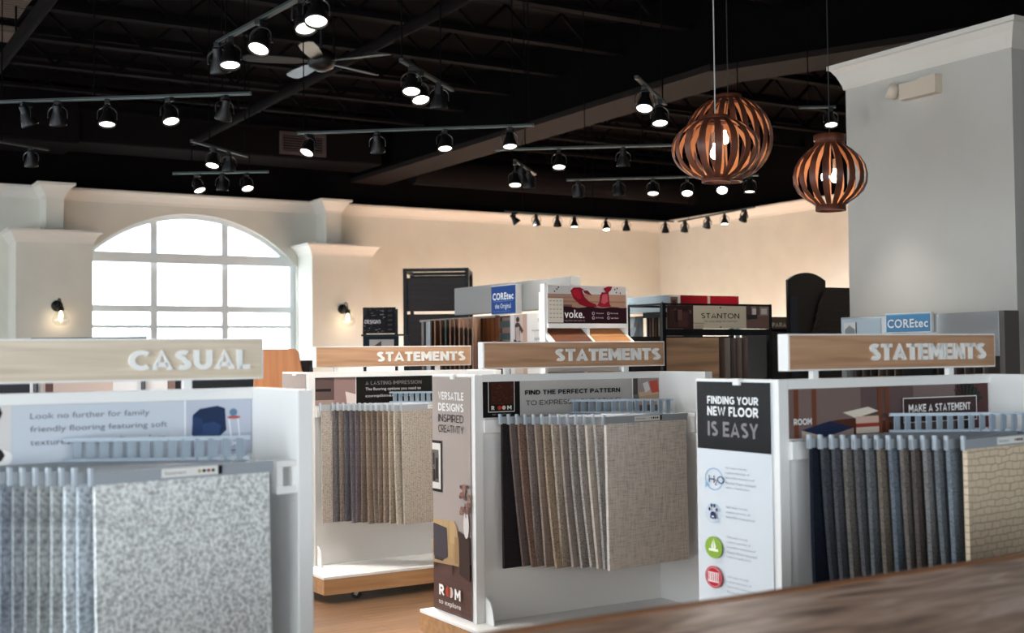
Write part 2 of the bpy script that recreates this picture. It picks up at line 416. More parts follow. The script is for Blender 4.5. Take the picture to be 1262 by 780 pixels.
# left wall with three big shop windows
mb = MB(); ops = [(-2.6, .4), (1.2, 4.2), (5.0, 8.0), (9.6, 12.4), (13.6, 17.3)]
y0 = Yf
for a, b in ops:
    mb.box(Xl-.3, y0, 0, Xl, a, ZD); mb.box(Xl-.3, a, 0, Xl, b, .5); mb.box(Xl-.3, a, 3.1, Xl, b, ZD); y0 = b
mb.box(Xl-.3, y0, 0, Xl, Yw, ZD)
struct(mb, 'wall_left', WALLM)
for i, (a, b) in enumerate(ops):
    w = MB(); 
    for yy in (a+.03, (a+b)/2, b-.03): w.box(Xl-.2, yy-.03, .5, Xl-.1, yy+.03, 3.1)
    for zz in (.53, 2.2, 3.07): w.box(Xl-.2, a, zz-.03, Xl-.1, b, zz+.03)
    struct(w, 'window_%d' % (i+2), WHITE)
    portal((Xl-.05, (a+b)/2, 1.8), (0, -PI/2, 0), 2.6, b-a)
portal((wc, Yw-.02, 2.1), (-PI/2, 0, 0), 2*whw, 3.1)

# arched window: frame, mullions, panes
wf = thing('window_1', None, None, (0, 0, 0)); tag(wf, kind='structure')
FR = mat('#e6ecee', .4)
mb = MB(); ya, yb = Yw+.10, Yw+.18
for x in (4.836, 5.924): mb.box(x-.05, ya, wsill+.003, x+.05, yb, arch_z(x)-.01)
mb.box(wc-whw+.01, ya-.07, 2.97, wc+whw-.01, yb-.01, 3.12)
for z, t in ((2.29, .05), (2.02, .025), (1.35, .04)): mb.box(wc-whw+.01, ya+.006, z-t, wc+whw-.01, yb-.006, z+t)
mb.box(wc-whw+.01, ya+.004, wsill, wc+whw-.01, yb-.004, wsill+.1)
for sx in (-1, 1): mb.box(wc+sx*whw-(.09 if sx > 0 else 0), ya, wsill, wc+sx*whw+(.09 if sx < 0 else 0), yb, wsp)
for (xa, za), (xb, zb) in zip(pts, pts[1:]):
    mb.prism([(xa, za-.07), (xb, zb-.07), (xb, zb+.01), (xa, za+.01)], lambda u, v, h: (u, h, v), ya-.012, yb+.012)
tag(mb.build('window_frame', FR, wf), kind='structure')
mb = MB(); poly = [(wc-whw, wsill)]+[(wc+whw, wsill)]+[(x, z) for x, z in reversed(pts)]
mb.prism(poly, lambda u, v, h: (u, h, v), Yw+.135, Yw+.141)
tag(mb.build('window_pane', glass('window_glass', (.97, .99, 1, 1), .05), wf), kind='structure')
mb = MB().box(wc-whw-.1, Yw-.12, wsill-.05, wc+whw+.1, Yw+.12, wsill)
tag(mb.build('window_sill', TRIMM, wf), kind='structure')
# ground outside
struct(MB().box(-60, Yw+.5, -.4, 60, 90, -.3), 'ground', mat('#b9b7b2', .9))

# ceiling deck, joists
cm = struct(MB().box(Xl-.3, Yf-.3, ZD, Xr+.3, Yw+.5, ZD+.2), 'ceiling', CEIL)
mb = MB(); y = -1.0
while y < 18:
    xe = 8.0 if y > 9.4 else 13.9
    for (xa, xb) in (((Xl, 8.0), (8.3, Xr)) if y > 9.3 else ((Xl, Xr),)):
        mb.box(xa, y-.06, 4.86, xb, y+.06, 4.90); mb.box(xa, y-.06, 5.22, xb, y+.06, 5.3)
        x = xa
        while x < xb-.7:
            mb.bar((x, y, 4.9), (x+.35, y, 5.22), .03, .03); mb.bar((x+.35, y, 5.22), (x+.7, y, 4.9), .03, .03); x += .7
    y += 1.187
tag(mb.build('ceiling_joists', CEIL2, cm), kind='structure')
# big beams
g = struct(MB().box(8.06, 9.35, 4.42, 8.5, Yw, ZD), 'beam', CEIL)
tag(MB().box(7.98, 9.3, 4.36, 8.58, Yw, 4.43).build('beam_flange', mat('#1d1716', .9, spec=.1), g), kind='structure')
g2 = thing('beam', None, None); tag(g2, kind='structure')
mb = MB(); mb.bar((8.28, 9.5, 4.86), (10.4, 4.8, 4.86), .44, .88); tag(mb.build('beam_web', CEIL, g2), kind='structure')
mb = MB(); mb.bar((8.28, 9.5, 4.39), (10.4, 4.8, 4.39), .6, .06); tag(mb.build('beam_flange', mat('#1d1716', .9, spec=.1), g2), kind='structure')

# crown mouldings
def crown_strip(p0, p1, out, z, h=.17, dpt=.13):
    """moulding along p0-p1, projecting along out"""
    p0, p1, out = Vector(p0), Vector(p1), Vector(out)
    prof = [(0, -h), (.02, -h), (.03, -h*.8), (dpt*.55, -h*.42), (dpt*.8, -h*.2), (dpt, -h*.17), (dpt, 0), (0, 0)]
    vs = []; n = len(prof)
    for p in (p0, p1):
        for o, dz in prof: vs.append(p+out*o+Vector((0, 0, z+dz)))
    fs = [(i, (i+1) % n, n+(i+1) % n, n+i) for i in range(n)]+[tuple(range(n-1, -1, -1)), tuple(range(n, 2*n))]
    return MB().add(vs, fs)
def crown_ring(x0, y0, x1, y1, z, h, d):
    mb = MB(); prof = [(0, -h), (.015, -h), (.02, -h*.85), (d*.5, -h*.45), (d*.8, -h*.2), (d, -h*.17), (d, 0), (-.02, 0)]
    vs = []
    for o, dz in prof: vs += [Vector((x0-o, y0-o, z+dz)), Vector((x1+o, y0-o, z+dz)), Vector((x1+o, y1+o, z+dz)), Vector((x0-o, y1+o, z+dz))]
    fs = []
    for i in range(len(prof)-1):
        for k in range(4): fs.append((i*4+k, i*4+(k+1) % 4, (i+1)*4+(k+1) % 4, (i+1)*4+k))
    n = (len(prof)-1)*4; fs.append((n, n+1, n+2, n+3))
    return mb.add(vs, fs)
struct(crown_strip((Xl, Yw, 0), (Xr, Yw, 0), (0, -1, 0), ZC), 'trim_1', TRIMM)
struct(crown_strip((Xr, Yw, 0), (Xr, Yf, 0), (-1, 0, 0), ZC), 'trim_2', TRIMM)
# window piers: a broad lower pier with its own cornice and a narrow upper one
def pier(name, x0, x1, xa, xb, zt):
    p = thing(name, None, None); tag(p, kind='structure')
    tag(MB().box(x0, 17.6, 0, x1, Yw, zt-.02).build('pier_body', WALLM, p), kind='structure')
    tag(crown_ring(x0, 17.6, x1, Yw-.04, zt, .17, .12).build('pier_cornice', TRIMM, p), kind='structure')
    tag(MB().box(xa, 17.76, zt-.02, xb, Yw, ZC-.01).build('pier_top', WALLM, p), kind='structure')
    tag(crown_ring(xa, 17.76, xb, Yw-.04, ZC+.004, .2, .14).build('pier_crown', TRIMM, p), kind='structure')
pier('wall_pier', 2.79, 3.80, 3.21, 3.44, 3.33)
pier('wall_pier', 7.07, 8.08, 7.37, 7.62, 3.29)
# the grey column at the right
c = thing('wall_column', None, None); tag(c, kind='structure')
tag(MB().box(7.86, 5.76, 0, 9.6, 7.40, ZC-.02).build('column_body', WALLC, c), kind='structure')
tag(crown_ring(7.86, 5.76, 9.6, 7.40, ZC, .21, .11).build('column_crown', TRIMM, c), kind='structure')

# ------------------------------------------------------------------ ceiling services
t = thing('ceiling_pipe', 'dark steel pipe crossing the ceiling above the fan towards the big beam', 'pipe', (4.85, 0, 4.5), 0, 'sprinkler pipes under the ceiling')
t.location = (4.87, 11.5, 4.5)
MB().tube([(0, 4.9, 0), (0, -9, 0)], .055, 12).build('pipe_run', CEIL2, t)
mb = MB()
for y in (3, 0, -3, -6): mb.tube([(0, y, .04), (0, y, .8)], .01, 6)
mb.build('hanger_rod', CEIL2, t)
t = thing('ceiling_pipe', 'dark steel pipe slanting through the top left corner of the ceiling', 'pipe', (1.9, 11, 4.5), 0, 'sprinkler pipes under the ceiling')
MB().tube([(0, 6, 0), (0, -9, 0)], .06, 12).build('pipe_run', CEIL2, t)
mb = MB()
for y in (4, 1, -2, -5): mb.tube([(0, y, .04), (0, y, .8)], .01, 6)
mb.build('hanger_rod', CEIL2, t)
t = thing('air_duct', 'long dark rectangular air duct with a grille running above the arched window', 'duct', (0, 16.8, 4.45))
MB().box(Xl, 0, 0, 7.9, .9, .62, 0, .03).build('duct_body', CEIL2, t)
MB().box(Xl, -.06, -.04, 3.45, .96, .66, 0, .03).build('duct_sleeve', CEIL2, t)
mb = MB(); gx0, gx1 = 6.25, 6.97; mb.box(gx0, -.03, .05, gx1, 0, .10); mb.box(gx0, -.03, .33, gx1, 0, .38); mb.box(gx0, -.03, .1, gx0+.05, 0, .33); mb.box(gx1-.05, -.03, .1, gx1, 0, .33)
for i in range(6): mb.box(gx0+.05, -.02, .115+i*.037, gx1-.05, -.004, .13+i*.037)
mb.build('grille', mat('#3a3030', .6), t)
mb = MB()
for x in (0, 3, 6): mb.tube([(x, .45, .6), (x, .45, .86)], .012, 6)
mb.build('hanger_rod', CEIL2, t)
t = thing('air_duct', 'dark round air duct running along the back wall right of the big beam', 'duct', (8.6, 17.2, 4.5))
MB().tube([(0, 0, 0), (5.7, 0, 0)], .25, 20).build('duct_body', CEIL2, t)
mb = MB()
for x in (1, 3, 5): mb.tube([(x, 0, .24), (x, 0, .82)], .012, 6)
mb.build('hanger_rod', CEIL2, t)

# beige slatted vents at the top left corner
VENT = mat('#5a4e45', .7, 0, .1)
for k, (cx, cy, w, d_, lab) in enumerate(((4, 10, .9, .8, 'beige slatted ceiling vent in the top left corner, the upper one'), (4, 46, .7, .5, 'beige ceiling vent in the top left corner, the lower one'))):
    q = atz(cx, cy, 4.84)
    v = thing('ceiling_vent', lab, 'vent', (q.x-.25, q.y, 4.84), 0, 'vents in the top left corner')
    MB().box(-w/2, -d_/2, .03, w/2, d_/2, .06).build('backing', VENT, v)
    mb = MB()
    for i in range(9): mb.box(-w/2+.02, -d_/2+.03+i*(d_-.06)/9, 0, w/2-.02, -d_/2+.055+i*(d_-.06)/9, .03)
    mb.build('slats', VENT, v)
    MB().tube([(0, 0, .06), (0, 0, ZD-4.84)], .015, 6).build('hanger_rod', CEIL2, v)
# ceiling fan
fp = atz(396, 76, 4.0)
t = thing('ceiling_fan', 'dark ceiling fan hanging between the steep track and the sloping pipe', 'ceiling fan', fp)
MB().lathe([(0, .10), (.05, .10), (.11, .06), (.12, 0), (.10, -.05), (.04, -.08), (0, -.08)], 24).build('motor', BLACKM, t)
MB().tube([(0, 0, .08), (0, 0, 1.28)], .014, 8).build('rod', BLACKM, t)
for k in range(5):
    a = math.radians(20+72*k); Mx = Matrix.Rotation(a, 4, 'Z') @ Matrix.Rotation(math.radians(12), 4, 'X')
    mb = MB()
    prof = [(.1, .02), (.2, .055), (.45, .07), (.6, .06), (.64, .03)]
    poly = [(x, w) for x, w in prof]+[(x, -w) for x, w in reversed(prof)]
    mb.prism(poly, lambda u, v, h: Mx @ Vector((u, v, h)), -.004, .004)
    mb.build('blade', mat('#1c1f20', .3), t)

# ------------------------------------------------------------------ track lighting
LENS = emit('lamp_lens_lit', (1.0, .93, .80, 1), 9.0)
LENSO = mat('#8d8a88', .25)
def spot_proto(lit):
    r = thing('track_spotlight', 'spot', 'spotlight')
    MB().box(-.018, -.045, -.03, .018, .045, 0, 0, .004).build('adapter', BLACKM, r)
    MB().tube([(0, 0, -1), (0, 0, 0)], .009, 8).build('stem', BLACKM, r)
    yk = []
    for i in range(13):
        a = PI*i/12; yk.append((.068*math.cos(a), 0, .05*math.sin(a)+.02))
    yk = [(.068, 0, -.02)]+yk+[(-.068, 0, -.02)]
    mb = MB(); 
    for p, q in zip(yk, yk[1:]): mb.bar(p, q, .02, .006)
    mb.build('yoke', BLACKM, r)
    mb = MB(); mb.lathe([(0, .085), (.026, .085), (.030, .075), (.030, .035), (.036, .02), (.052, -.02), (.060, -.045), (.063, -.06), (.063, -.072), (.058, -.072), (.056, -.062), (.05, -.05)], 22)
    can = mb.build('lamp_can', BLACKM, r)
    MB().lathe([(0, -.066), (.02, -.0655), (.04, -.063), (.055, -.058)], 20).build('lens', LENS, can)
    return r
SPOT = {True: spot_proto(True), False: spot_proto(False)}
used = {True: False, False: False}
sl = bpy.data.lights.new('lamp_light', 'SPOT'); sl.energy = SPOT_W; sl.color = (1.0, .96, .89); sl.spot_size = math.radians(75); sl.spot_blend = .7; sl.shadow_soft_size = .05
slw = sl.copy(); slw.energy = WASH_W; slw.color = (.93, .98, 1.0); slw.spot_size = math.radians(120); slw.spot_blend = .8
def place_spot(p, drop, yaw, tilt, lit, label, group, wash=False):
    src = SPOT[lit]
    if not used[lit]: r = src; used[lit] = True; first = True
    else: r = src.copy(); COL.objects.link(r); first = False
    r.location = p; r.rotation_euler = (0, 0, yaw); r.scale = (.87, .87, .87); r['label'] = label; r['group'] = group
    L = max(.06, drop)/.87
    for ch in list(src.children) if not first else list(r.children):
        if first: c = ch
        else:
            c = ch.copy(); COL.objects.link(c); c.parent = r
        kind = c.name.split('.')[0]
        if kind == 'stem': c.location = (0, 0, 0); c.scale = (1, 1, L-.075)
        elif kind == 'yoke': c.location = (0, 0, -L)
        elif kind == 'lamp_can':
            c.location = (0, 0, -L); c.rotation_euler = (tilt, 0, 0)
            if not first:
                for g_ in ch.children:
                    if g_.type == 'MESH':
                        d = g_.copy(); COL.objects.link(d); d.parent = c
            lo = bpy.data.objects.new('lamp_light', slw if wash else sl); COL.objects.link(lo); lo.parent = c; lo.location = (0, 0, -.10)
    return r
RAIL_GLINT = mat('#5f7672', .3, .6)  # greenish highlight along the rails, painted as a thin pale strip
def track(pa, pb, z, name, label, heads, desc, hang=(.15, .85), off_rail=False):
    """heads: (lens px, lens py, lit, yaw degrees from facing the camera, tilt degrees)"""
    a = atz(*pa, z); b = atz(*pb, z); d = (b-a); L = d.length; u = d.normalized(); ang = math.atan2(u.y, u.x)
    t = thing('light_track', label, 'light track', a, ang, 'black lighting tracks under the ceiling')
    MB().box(0, -.012, 0, L, .012, .02).build('rail', mat('#0d0d0d', .5), t)
    MB().box(.01, -.0135, .002, L-.01, -.0115, .007).build('rail_glint', RAIL_GLINT, t, label='painted greenish highlight along the rail')
    for h in hang:
        MB().tube([(h*L, 0, .02), (h*L, 0, ZD-z)], .005, 6).build('hanger', mat('#060506', .9, 0, .05), t)
    n = len(heads); nrm = Vector((-u.y, u.x, 0)); order = sorted(heads, key=lambda q: q[0])
    words = ['first', 'second', 'third', 'fourth', 'fifth', 'sixth', 'seventh', 'eighth']
    for hd in heads:
        px, py, lit, yaw, tilt = hd
        i = order.index(hd)
        # where the sight line to the lamp crosses the vertical plane under the track
        r = ray(px, py); s = (a-EYE).dot(nrm)/r.dot(nrm); P = EYE+r*s
        tt = max(.02, min(L-.02, (P-a).dot(u))); q = a+u*tt
        drop = z-P.z-.05
        drop = max(.09, min(.30, drop))
        fac = math.atan2(-q.y, -q.x) + PI/2 + math.radians(yaw)   # yaw 0: lamp tips towards the camera
        ln = ('glowing black spotlight, ' if lit else 'averted black spotlight, ')+(('only one' if n == 1 else words[i]+' from left')+' on the '+desc)
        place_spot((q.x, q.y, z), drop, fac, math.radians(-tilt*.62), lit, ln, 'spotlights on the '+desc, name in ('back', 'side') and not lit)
    return t
TZ = 3.2
track((268, 55), (392, -12), TZ, 'E', 'steep light track above the ceiling fan at the top left', [(399, 18, 1, 0, 35), (375, 36, 1, 25, 40), (322, 62, 1, -30, 45), (283, 76, 1, 10, 25), (263, 80, 0, 160, 40)], 'steep track above the ceiling fan', (.1, .8))
track((-45, 129), (310, 117), TZ, 'A', 'long light track at upper left over the arched window', [(33, 152, 0, 120, 40), (71, 148, 0, 170, 40), (132, 153, 1, 0, 25), (209, 150, 1, 25, 40), (277, 143, 0, 200, 50)], 'long track at upper left', (.46, .9))
track((-60, 166), (60, 186), TZ+.1, 'A2', 'short light track end at far left below the long track', [(38, 200, 0, 170, 40)], 'short track end at far left', (.5,))
track((366, 166), (658, 156), TZ, 'B', 'long light track crossing in front of the big dark beam', [(381, 189, 1, -40, 50), (465, 182, 0, 170, 40), (548, 183, 1, 10, 30), (628, 180, 1, 10, 28)], 'long track crossing the big beam', (.03, .98))
track((236, 175), (305, 194), TZ, 'F', 'short slanting light track upper one of two over the arched window', [(263, 203, 1, -25, 35), (282, 209, 0, 180, 30)], 'short slanting track over the window', (.3, .95))
track((213, 215), (331, 213), TZ, 'G', 'short level light track lowest of those over the arched window', [(244, 235, 1, 40, 45), (274, 232, 0, 180, 20), (304, 233, 1, 20, 45)], 'lowest short track over the window', (.2, .8))
track((494, 76), (558, 113), TZ, 'H', 'short light track left of the big beam near the top', [(507, 113, 1, 0, 35), (517, 124, 1, 20, 40), (541, 129, 0, 180, 20)], 'short track left of the beam', (.02, .75))
track((784, 97), (820, 130), TZ, 'I', 'short light track left of the wooden slat pendants', [(795, 131, 1, -10, 40), (813, 152, 1, 10, 30)], 'short track left of the pendants', (.9,))
track((610, 186), (838, 180), TZ, 'C', 'long light track behind the wooden pendants at mid height', [(689, 206, 1, 0, 30), (768, 199, 0, 180, 20)], 'long track behind the pendants', (.1, .8))
track((634, 199), (660, 216), TZ, 'J', 'short light track below the long beam edge near the middle', [(621, 220, 1, 0, 30), (643, 223, 0, 180, 20), (652, 229, 0, 180, 25)], 'short track below the beam edge', (.5,))
track((698, 223), (935, 217), TZ, 'D', 'light track lowest of the far ones left of the lantern pendant', [(713, 239, 0, 180, 40), (763, 237, 0, 180, 20), (805, 238, 1, 0, 30), (847, 239, 1, 0, 50), (890, 235, 1, 0, 70), (924, 233, 1, 0, 10)], 'far track left of the lantern pendant', (.1, .9))
track((985, 134), (1030, 133), 3.55, 'K', 'light track end left of the grey column', [(1024, 153, 1, 10, 30)], 'track end left of the grey column', (.25,))
track((622, 261), (830, 274), 3.4, 'back', 'light track along the pale back wall', [(634, 270, 0, 100, 60), (661, 272, 0, 170, 30), (687, 272, 0, 180, 30), (708, 279, 1, 0, 15), (747, 283, 1, 10, 30), (772, 283, 0, 180, 25), (820, 280, 0, 180, 25)], 'track along the back wall', (.1, .5, .9))
track((836, 274), (930, 256), 3.4, 'side', 'light track along the pale right wall', [(844, 277, 0, 200, 35), (872, 272, 0, 210, 45), (893, 270, 1, 0, 20), (917, 265, 0, 220, 50)], 'track along the right wall', (.15, .85))

# ------------------------------------------------------------------ slat pendants
SLAT = noise_mat('pendant_walnut', [(.3, '#43241a'), (.5, '#5b3122'), (.7, '#6e3d2a')], 14, (1, 1, .2), 5, .45, .05, .001, .4)
SLAT_LIT = noise_mat('pendant_inside_bulb_lit', [(.3, '#8f5c3c'), (.7, '#a8714b')], 14, (1, 1, .2), 5, .5, 0, .001, .4)  # inner slat faces: orange light of the bulb put into the colour
BULB = emit('pendant_bulb_glow', (1, .85, .66, 1), 12)
def pendant(c, prof, n, wid, label, bulbs, seed, ringr, spin=0):
    """prof: list of (r, z) of the slat centre line from the top ring to the bottom ring"""
    t = thing('slat_pendant', label, 'pendant lamp', c, spin, 'wooden slat pendants')
    for i in range(n):
        a = 2*PI*i/n; ca, sa = math.cos(a), math.sin(a); mb = MB(); out = []; inn = []
        for (r, z) in prof:
            w = wid*(.55+.45*min(1, r/max(p[0] for p in prof)))/2
            for rr, lst in ((r, out), (r-.005, inn)):
                lst.append((Vector((rr*ca-w*sa, rr*sa+w*ca, z)), Vector((rr*ca+w*sa, rr*sa-w*ca, z))))
        vs = []; 
        for (p, q), (p2, q2) in zip(out, inn): vs += [p, q, p2, q2]
        m_ = len(prof); f0 = []; f1 = []; f2 = []
        for k in range(m_-1):
            b0, b1 = 4*k, 4*k+4
            f0.append((b0, b0+1, b1+1, b1)); f1.append((b0+2, b1+2, b1+3, b0+3)); f2 += [(b0, b1, b1+2, b0+2), (b0+1, b0+3, b1+3, b1+1)]
        mb.keep = True
        mb.add(vs, f0, 0, True); mb.add(vs, f1, 1, True); mb.add(vs, f2, 0)
        mb.build('slat', [SLAT, SLAT_LIT], t)
    for (r, z), nm in ((prof[0], 'top_ring'), (prof[-1], 'bottom_ring')):
        h = .02
        MB().lathe([(r+.004, z-h), (r+.004, z+h), (r-.012, z+h), (r-.012, z-h), (r+.004, z-h)], 32).build(nm, SLAT, t)
    zt = prof[0][1]
    mb = MB()
    for k in range(3):
        a = 2*PI*k/3; mb.tube([(0, 0, zt), (prof[0][0]*math.cos(a), prof[0][0]*math.sin(a), zt)], .004, 6)
    mb.tube([(0, 0, zt-.02), (0, 0, zt+.03)], .02, 12)
    mb.build('spider', BLACKM, t)
    MB().tube([(0, 0, zt), (0, 0, ZD-c[2])], .0045, 6).build('cord', mat('#a9a6a2' if seed == 1 else '#1a1a1a', .5), t)
    bz = bulbs
    for k in range(2 if seed == 3 else 1):
        a = 2*PI*k/2+seed; r = .03 if seed != 3 else .045
        so = MB().tube([(r*math.cos(a), r*math.sin(a), bz+.06), (r*math.cos(a), r*math.sin(a), bz+.13)], .014, 12).build('socket', mat('#b8b0a0', .3, .7), t)
        MB().lathe([(0, .065), (.012, .06), (.014, .04), (.026, .015), (.03, -.005), (.024, -.025), (.01, -.034), (0, -.035)], 16, (r*math.cos(a), r*math.sin(a), bz)).build('bulb', BULB, so)
        MB().tube([(0, 0, zt), (r*math.cos(a), r*math.sin(a), bz+.13)], .003, 6).build('bulb_wire', BLACK, t)
    pl = bpy.data.lights.new('bulb_light', 'POINT'); pl.energy = 2.6; pl.color = (1, .80, .58); pl.shadow_soft_size = .04
    po = bpy.data.objects.new('bulb_light', pl); COL.objects.link(po); po.parent = t; po.location = (0, 0, bz-.05)
    return t
def ellipse_prof(rx, rz, r0, n=14):
    a0 = math.acos(r0/rx); out = []
    for i in range(n+1):
        a = PI/2*0+a0-(2*a0)*i/n; out.append((rx*math.cos(a), rz*math.sin(a)/math.sin(a0)))
    return out
pA = atD(882, 184, 7.5); pB = atD(898, 171, 8.5); pC = atD(1023, 213, 8.5)
pendant(pA, ellipse_prof(.27, .185, .085), 17, .043, 'oblate walnut slat pendant, front one of the overlapping pair', -.02, 1, .09)
pendant(pB, ellipse_prof(.305, .285, .09), 22, .040, 'big round walnut slat pendant behind the oblate one', .0, 2, .1, .1)
lant = [(.105, .245), (.098, .215), (.108, .19), (.155, .155), (.205, .105), (.24, .045), (.255, -.02), (.25, -.075), (.225, -.13), (.18, -.175), (.13, -.208), (.102, -.23), (.1, -.247)]
pendant(pC, lant, 17, .046, 'lantern shaped walnut slat pendant beside the grey column', -.03, 3, .1, .1)

# ------------------------------------------------------------------ carpet displays
def leaf(parent_loc, rz, L, Ht, shift, m, label, group, last=False, bow=.0, tip=None):
    t = thing('carpet_sample', label, 'carpet sample', parent_loc, rz, group)
    mb = MB(); nx, nz = 4, 10; th = .009 if last else .008
    vs = []
    for side in (-1, 1):
        for j in range(nz+1):
            v = j/nz; z = -.03-(Ht-.03)*v
            for i in range(nx+1):
                u = i/nx; x = .004+L*u + shift*v**1.2; y = side*th + bow*math.sin(v*PI)*(.4+.6*u)*.03 - bow*.03*v
                vs.append((x, y, z))
    fs = []; S = (nx+1)*(nz+1)
    for j in range(nz):
        for i in range(nx):
            a = j*(nx+1)+i; fs.append((a, a+nx+1, a+nx+2, a+1)); fs.append((S+a, S+a+1, S+a+nx+2, S+a+nx+1))
    for j in range(nz):
        a = j*(nx+1); fs.append((a, S+a, S+a+nx+1, a+nx+1)); a += nx; fs.append((a, a+nx+1, S+a+nx+1, S+a))
    for i in range(nx):
        a = i; fs.append((a, a+1, S+a+1, S+a)); a = nz*(nx+1)+i; fs.append((a, S+a, S+a+1, a+1))
    mb.add(vs, fs); mb.build('pile', m, t)
    MB().box(-.012, -.007, -.034, L+.02, .007, .006, 0, .002).build('hanger_bar', mat('#9aa0a6', .45), t)
    MB().box(-.012, -.0075, -.034, .002, .0075, .019, 0, .003).build('clip', mat('#aeb7bf', .4), t)
    return t

def caster(parent, x, y, zt):
    c = MB(); c.box(-.035, -.03, zt-.02, .035, .03, zt-.012); c.bar((0, .022, zt-.02), (.02, .022, .035), .004, .03); c.bar((0, -.022, zt-.02), (.02, -.022, .035), .004, .03)
    o = c.build('caster', mat('#b9b9b9', .35, .6), parent, (x, y, 0))
    MB().lathe([(0, -.014), (.028, -.014), (.034, -.009), (.034, .009), (.028, .014), (0, .014)], 18, (0, 0, 0), 0, Matrix.Translation((.02, 0, .034)) @ Matrix.Rotation(PI/2, 4, 'X')).build('wheel', mat('#2b2b2d', .6), o)

ORD = ['first', 'second', 'third', 'fourth', 'fifth', 'sixth', 'seventh', 'eighth', 'ninth', 'tenth', 'eleventh', 'twelfth', 'thirteenth', 'fourteenth']
ZL = 1.224
def display(px, py, rz, label, sign_txt, lam, graphic, nleaf, cols, last, where, txt_x, shift=.06, flat=None, kinds=('loop', 'loop'), df0=0, df1=0, ex=1.04):
    t = thing('carpet_display', label, 'carpet display', (px, py, 0), rz, 'carpet sample displays on casters')
    MB().box(-.07, -.45, .055, 1.33, .47, .152).build('base', BASEW, t)
    MB().box(-.073, -.453, .152, 1.333, .473, .170, 0, .003).build('base_top', WHITE, t)
    for cx, cy in ((.16, -.38), (1.2, -.36), (.05, .38), (1.2, .38)): caster(t, cx, cy, .055+.012)
    MB().box(.05, -.012, .17, 1.2, .012, 1.40).build('back_panel', WHITE, t)
    mb = MB(); mb.box(.05, -.03, 1.408, 1.2, .03, 1.445, 0, .002); mb.build('top_rail', WHITE, t)
    MB().box(0, -.03, .17, .05, .444, 1.445, 0, .003).build('end_panel', WHITE, t)
    MB().box(1.2, -.426, .17, 1.25, .03, 1.445, 0, .003).build('end_panel', WHITE, t)
    for xx, dirn in ((.06, 1),):
        mb = MB(); q = [(0, 0)]+[(-.085*math.cos(a), .13*math.sin(a)) for a in [PI/2*i/8 for i in range(9)]]
        mb.prism(q, lambda u, v, h: (h, -.03+u, .17+v), .052, .060); mb.build('gusset', WHITE, t)
    # sample rack: white rail on the panel, slanting arm, bracket on the forward end panel, clear comb
    MB().box(.05, -.045, 1.145, 1.2, -.012, 1.215, 0, .004).build('rack_rail', WHITE, t)
    mb = MB(); mb.box(1.13, -.42, 1.205, 1.2, -.36, 1.225, 0, .003); mb.box(1.13, -.42, 1.12, 1.2, -.36, 1.145, 0, .003); mb.box(1.185, -.41, 1.13, 1.2, -.37, 1.21); mb.box(1.135, -.41, 1.14, 1.155, -.37, 1.21); mb.build('rack_bracket', WHITE, t)
    f0, f1 = Vector((.085+df0, -.10, 0)), Vector((.455+df1, -.445, 0)); b0, b1 = Vector((.585+df0*.5, -.07, 0)), Vector((.975+df1*.5, -.33, 0))
    mb = MB(); mb.bar((b0.x-.04, b0.y+.005, 1.298), (b1.x+.06, b1.y-.03, 1.298), .012, .012)
    mb.bar((b0.x-.04, b0.y+.005, 1.234), (b1.x+.06, b1.y-.03, 1.234), .014, .010)
    n_t = 13
    for k in range(n_t):
        p = b0.lerp(b1, k/(n_t-1)*1.08); mb.box(p.x-.015, p.y-.004, 1.226, p.x+.012, p.y+.004, 1.298)
    mb.build('rack_comb', mat('#8d99a5', .3), t)
    mb = MB(); mb.bar((b0.x-.04, b0.y+.03, 1.222), (1.19, -.385, 1.215), .012, .012)
    mb.build('rack_arm', GREYP, t)
    # header sign
    s = MB().box(.054, -.027, 1.475, 1.24, .027, 1.615, 0, .003).build('header_sign', WHITE, t)
    MB().box(.062, -.0295, 1.481, 1.232, -.026, 1.609).build('sign_face', lam, s)
    x0, x1 = txt_x
    MB().text(sign_txt, lambda u, v, h: (u, -.0295-h, v), x0, 1.510, x1, 1.576, .010, .043).build('lettering', mat('#eceae6', .5), s)
    for x in (.21, .98): MB().box(x-.014, -.012, 1.44, x+.014, .012, 1.48).build('sign_post', WHITE, t)
    # printed graphic under the rail
    if graphic: graphic.build('graphic_panel', t, (.052, -.017, 1.408-graphic.h))
    # samples
    M4 = Matrix.Translation((px, py, 0)) @ Matrix.Rotation(rz, 4, 'Z')
    grp = 'carpet samples hanging in the '+where
    if flat:
        P = M4 @ Vector((.07, -.075, ZL)); leaf(P, rz, .48, .77, 0, carpet(flat, 'loop'), 'wide oatmeal carpet sample flat against the panel of the '+where, grp, True)
    for k in range(nleaf):
        q = k/(nleaf-1); f = f0.lerp(f1, q); b = b0.lerp(b1, q); d = b-f
        P = M4 @ Vector((f.x, f.y, ZL)); 
        h = cols[k % len(cols)]
        leaf(P, rz+math.atan2(d.y, d.x), d.length-.02, .765+.006*random.uniform(-1, 1), (shift if k else 0)*random.uniform(.8, 1.1), carpet(h, kinds[0] if kinds[0] != 'mix' else ('linen' if k % 3 == 1 else 'loop')), 'narrow visible edge of a carpet sample, %s from left in the %s' % (ORD[k], where), grp, bow=random.uniform(-.6, .6))
    P = M4 @ Vector((f1.x+.035, f1.y-.045, ZL)); e = M4 @ Vector((ex, -.425, ZL)); dv = e-P
    lf = leaf(P, math.atan2(dv.y, dv.x), dv.length-.01, .765, .012, carpet(last[0], last[1]), last[2]+' facing front in the '+where, grp, True)
    pr = Print(.19, .026, '#e6e4e0', .001); pr.text(.05, .3, .4, .7, 'Statement', '#7b7b7b', 0)
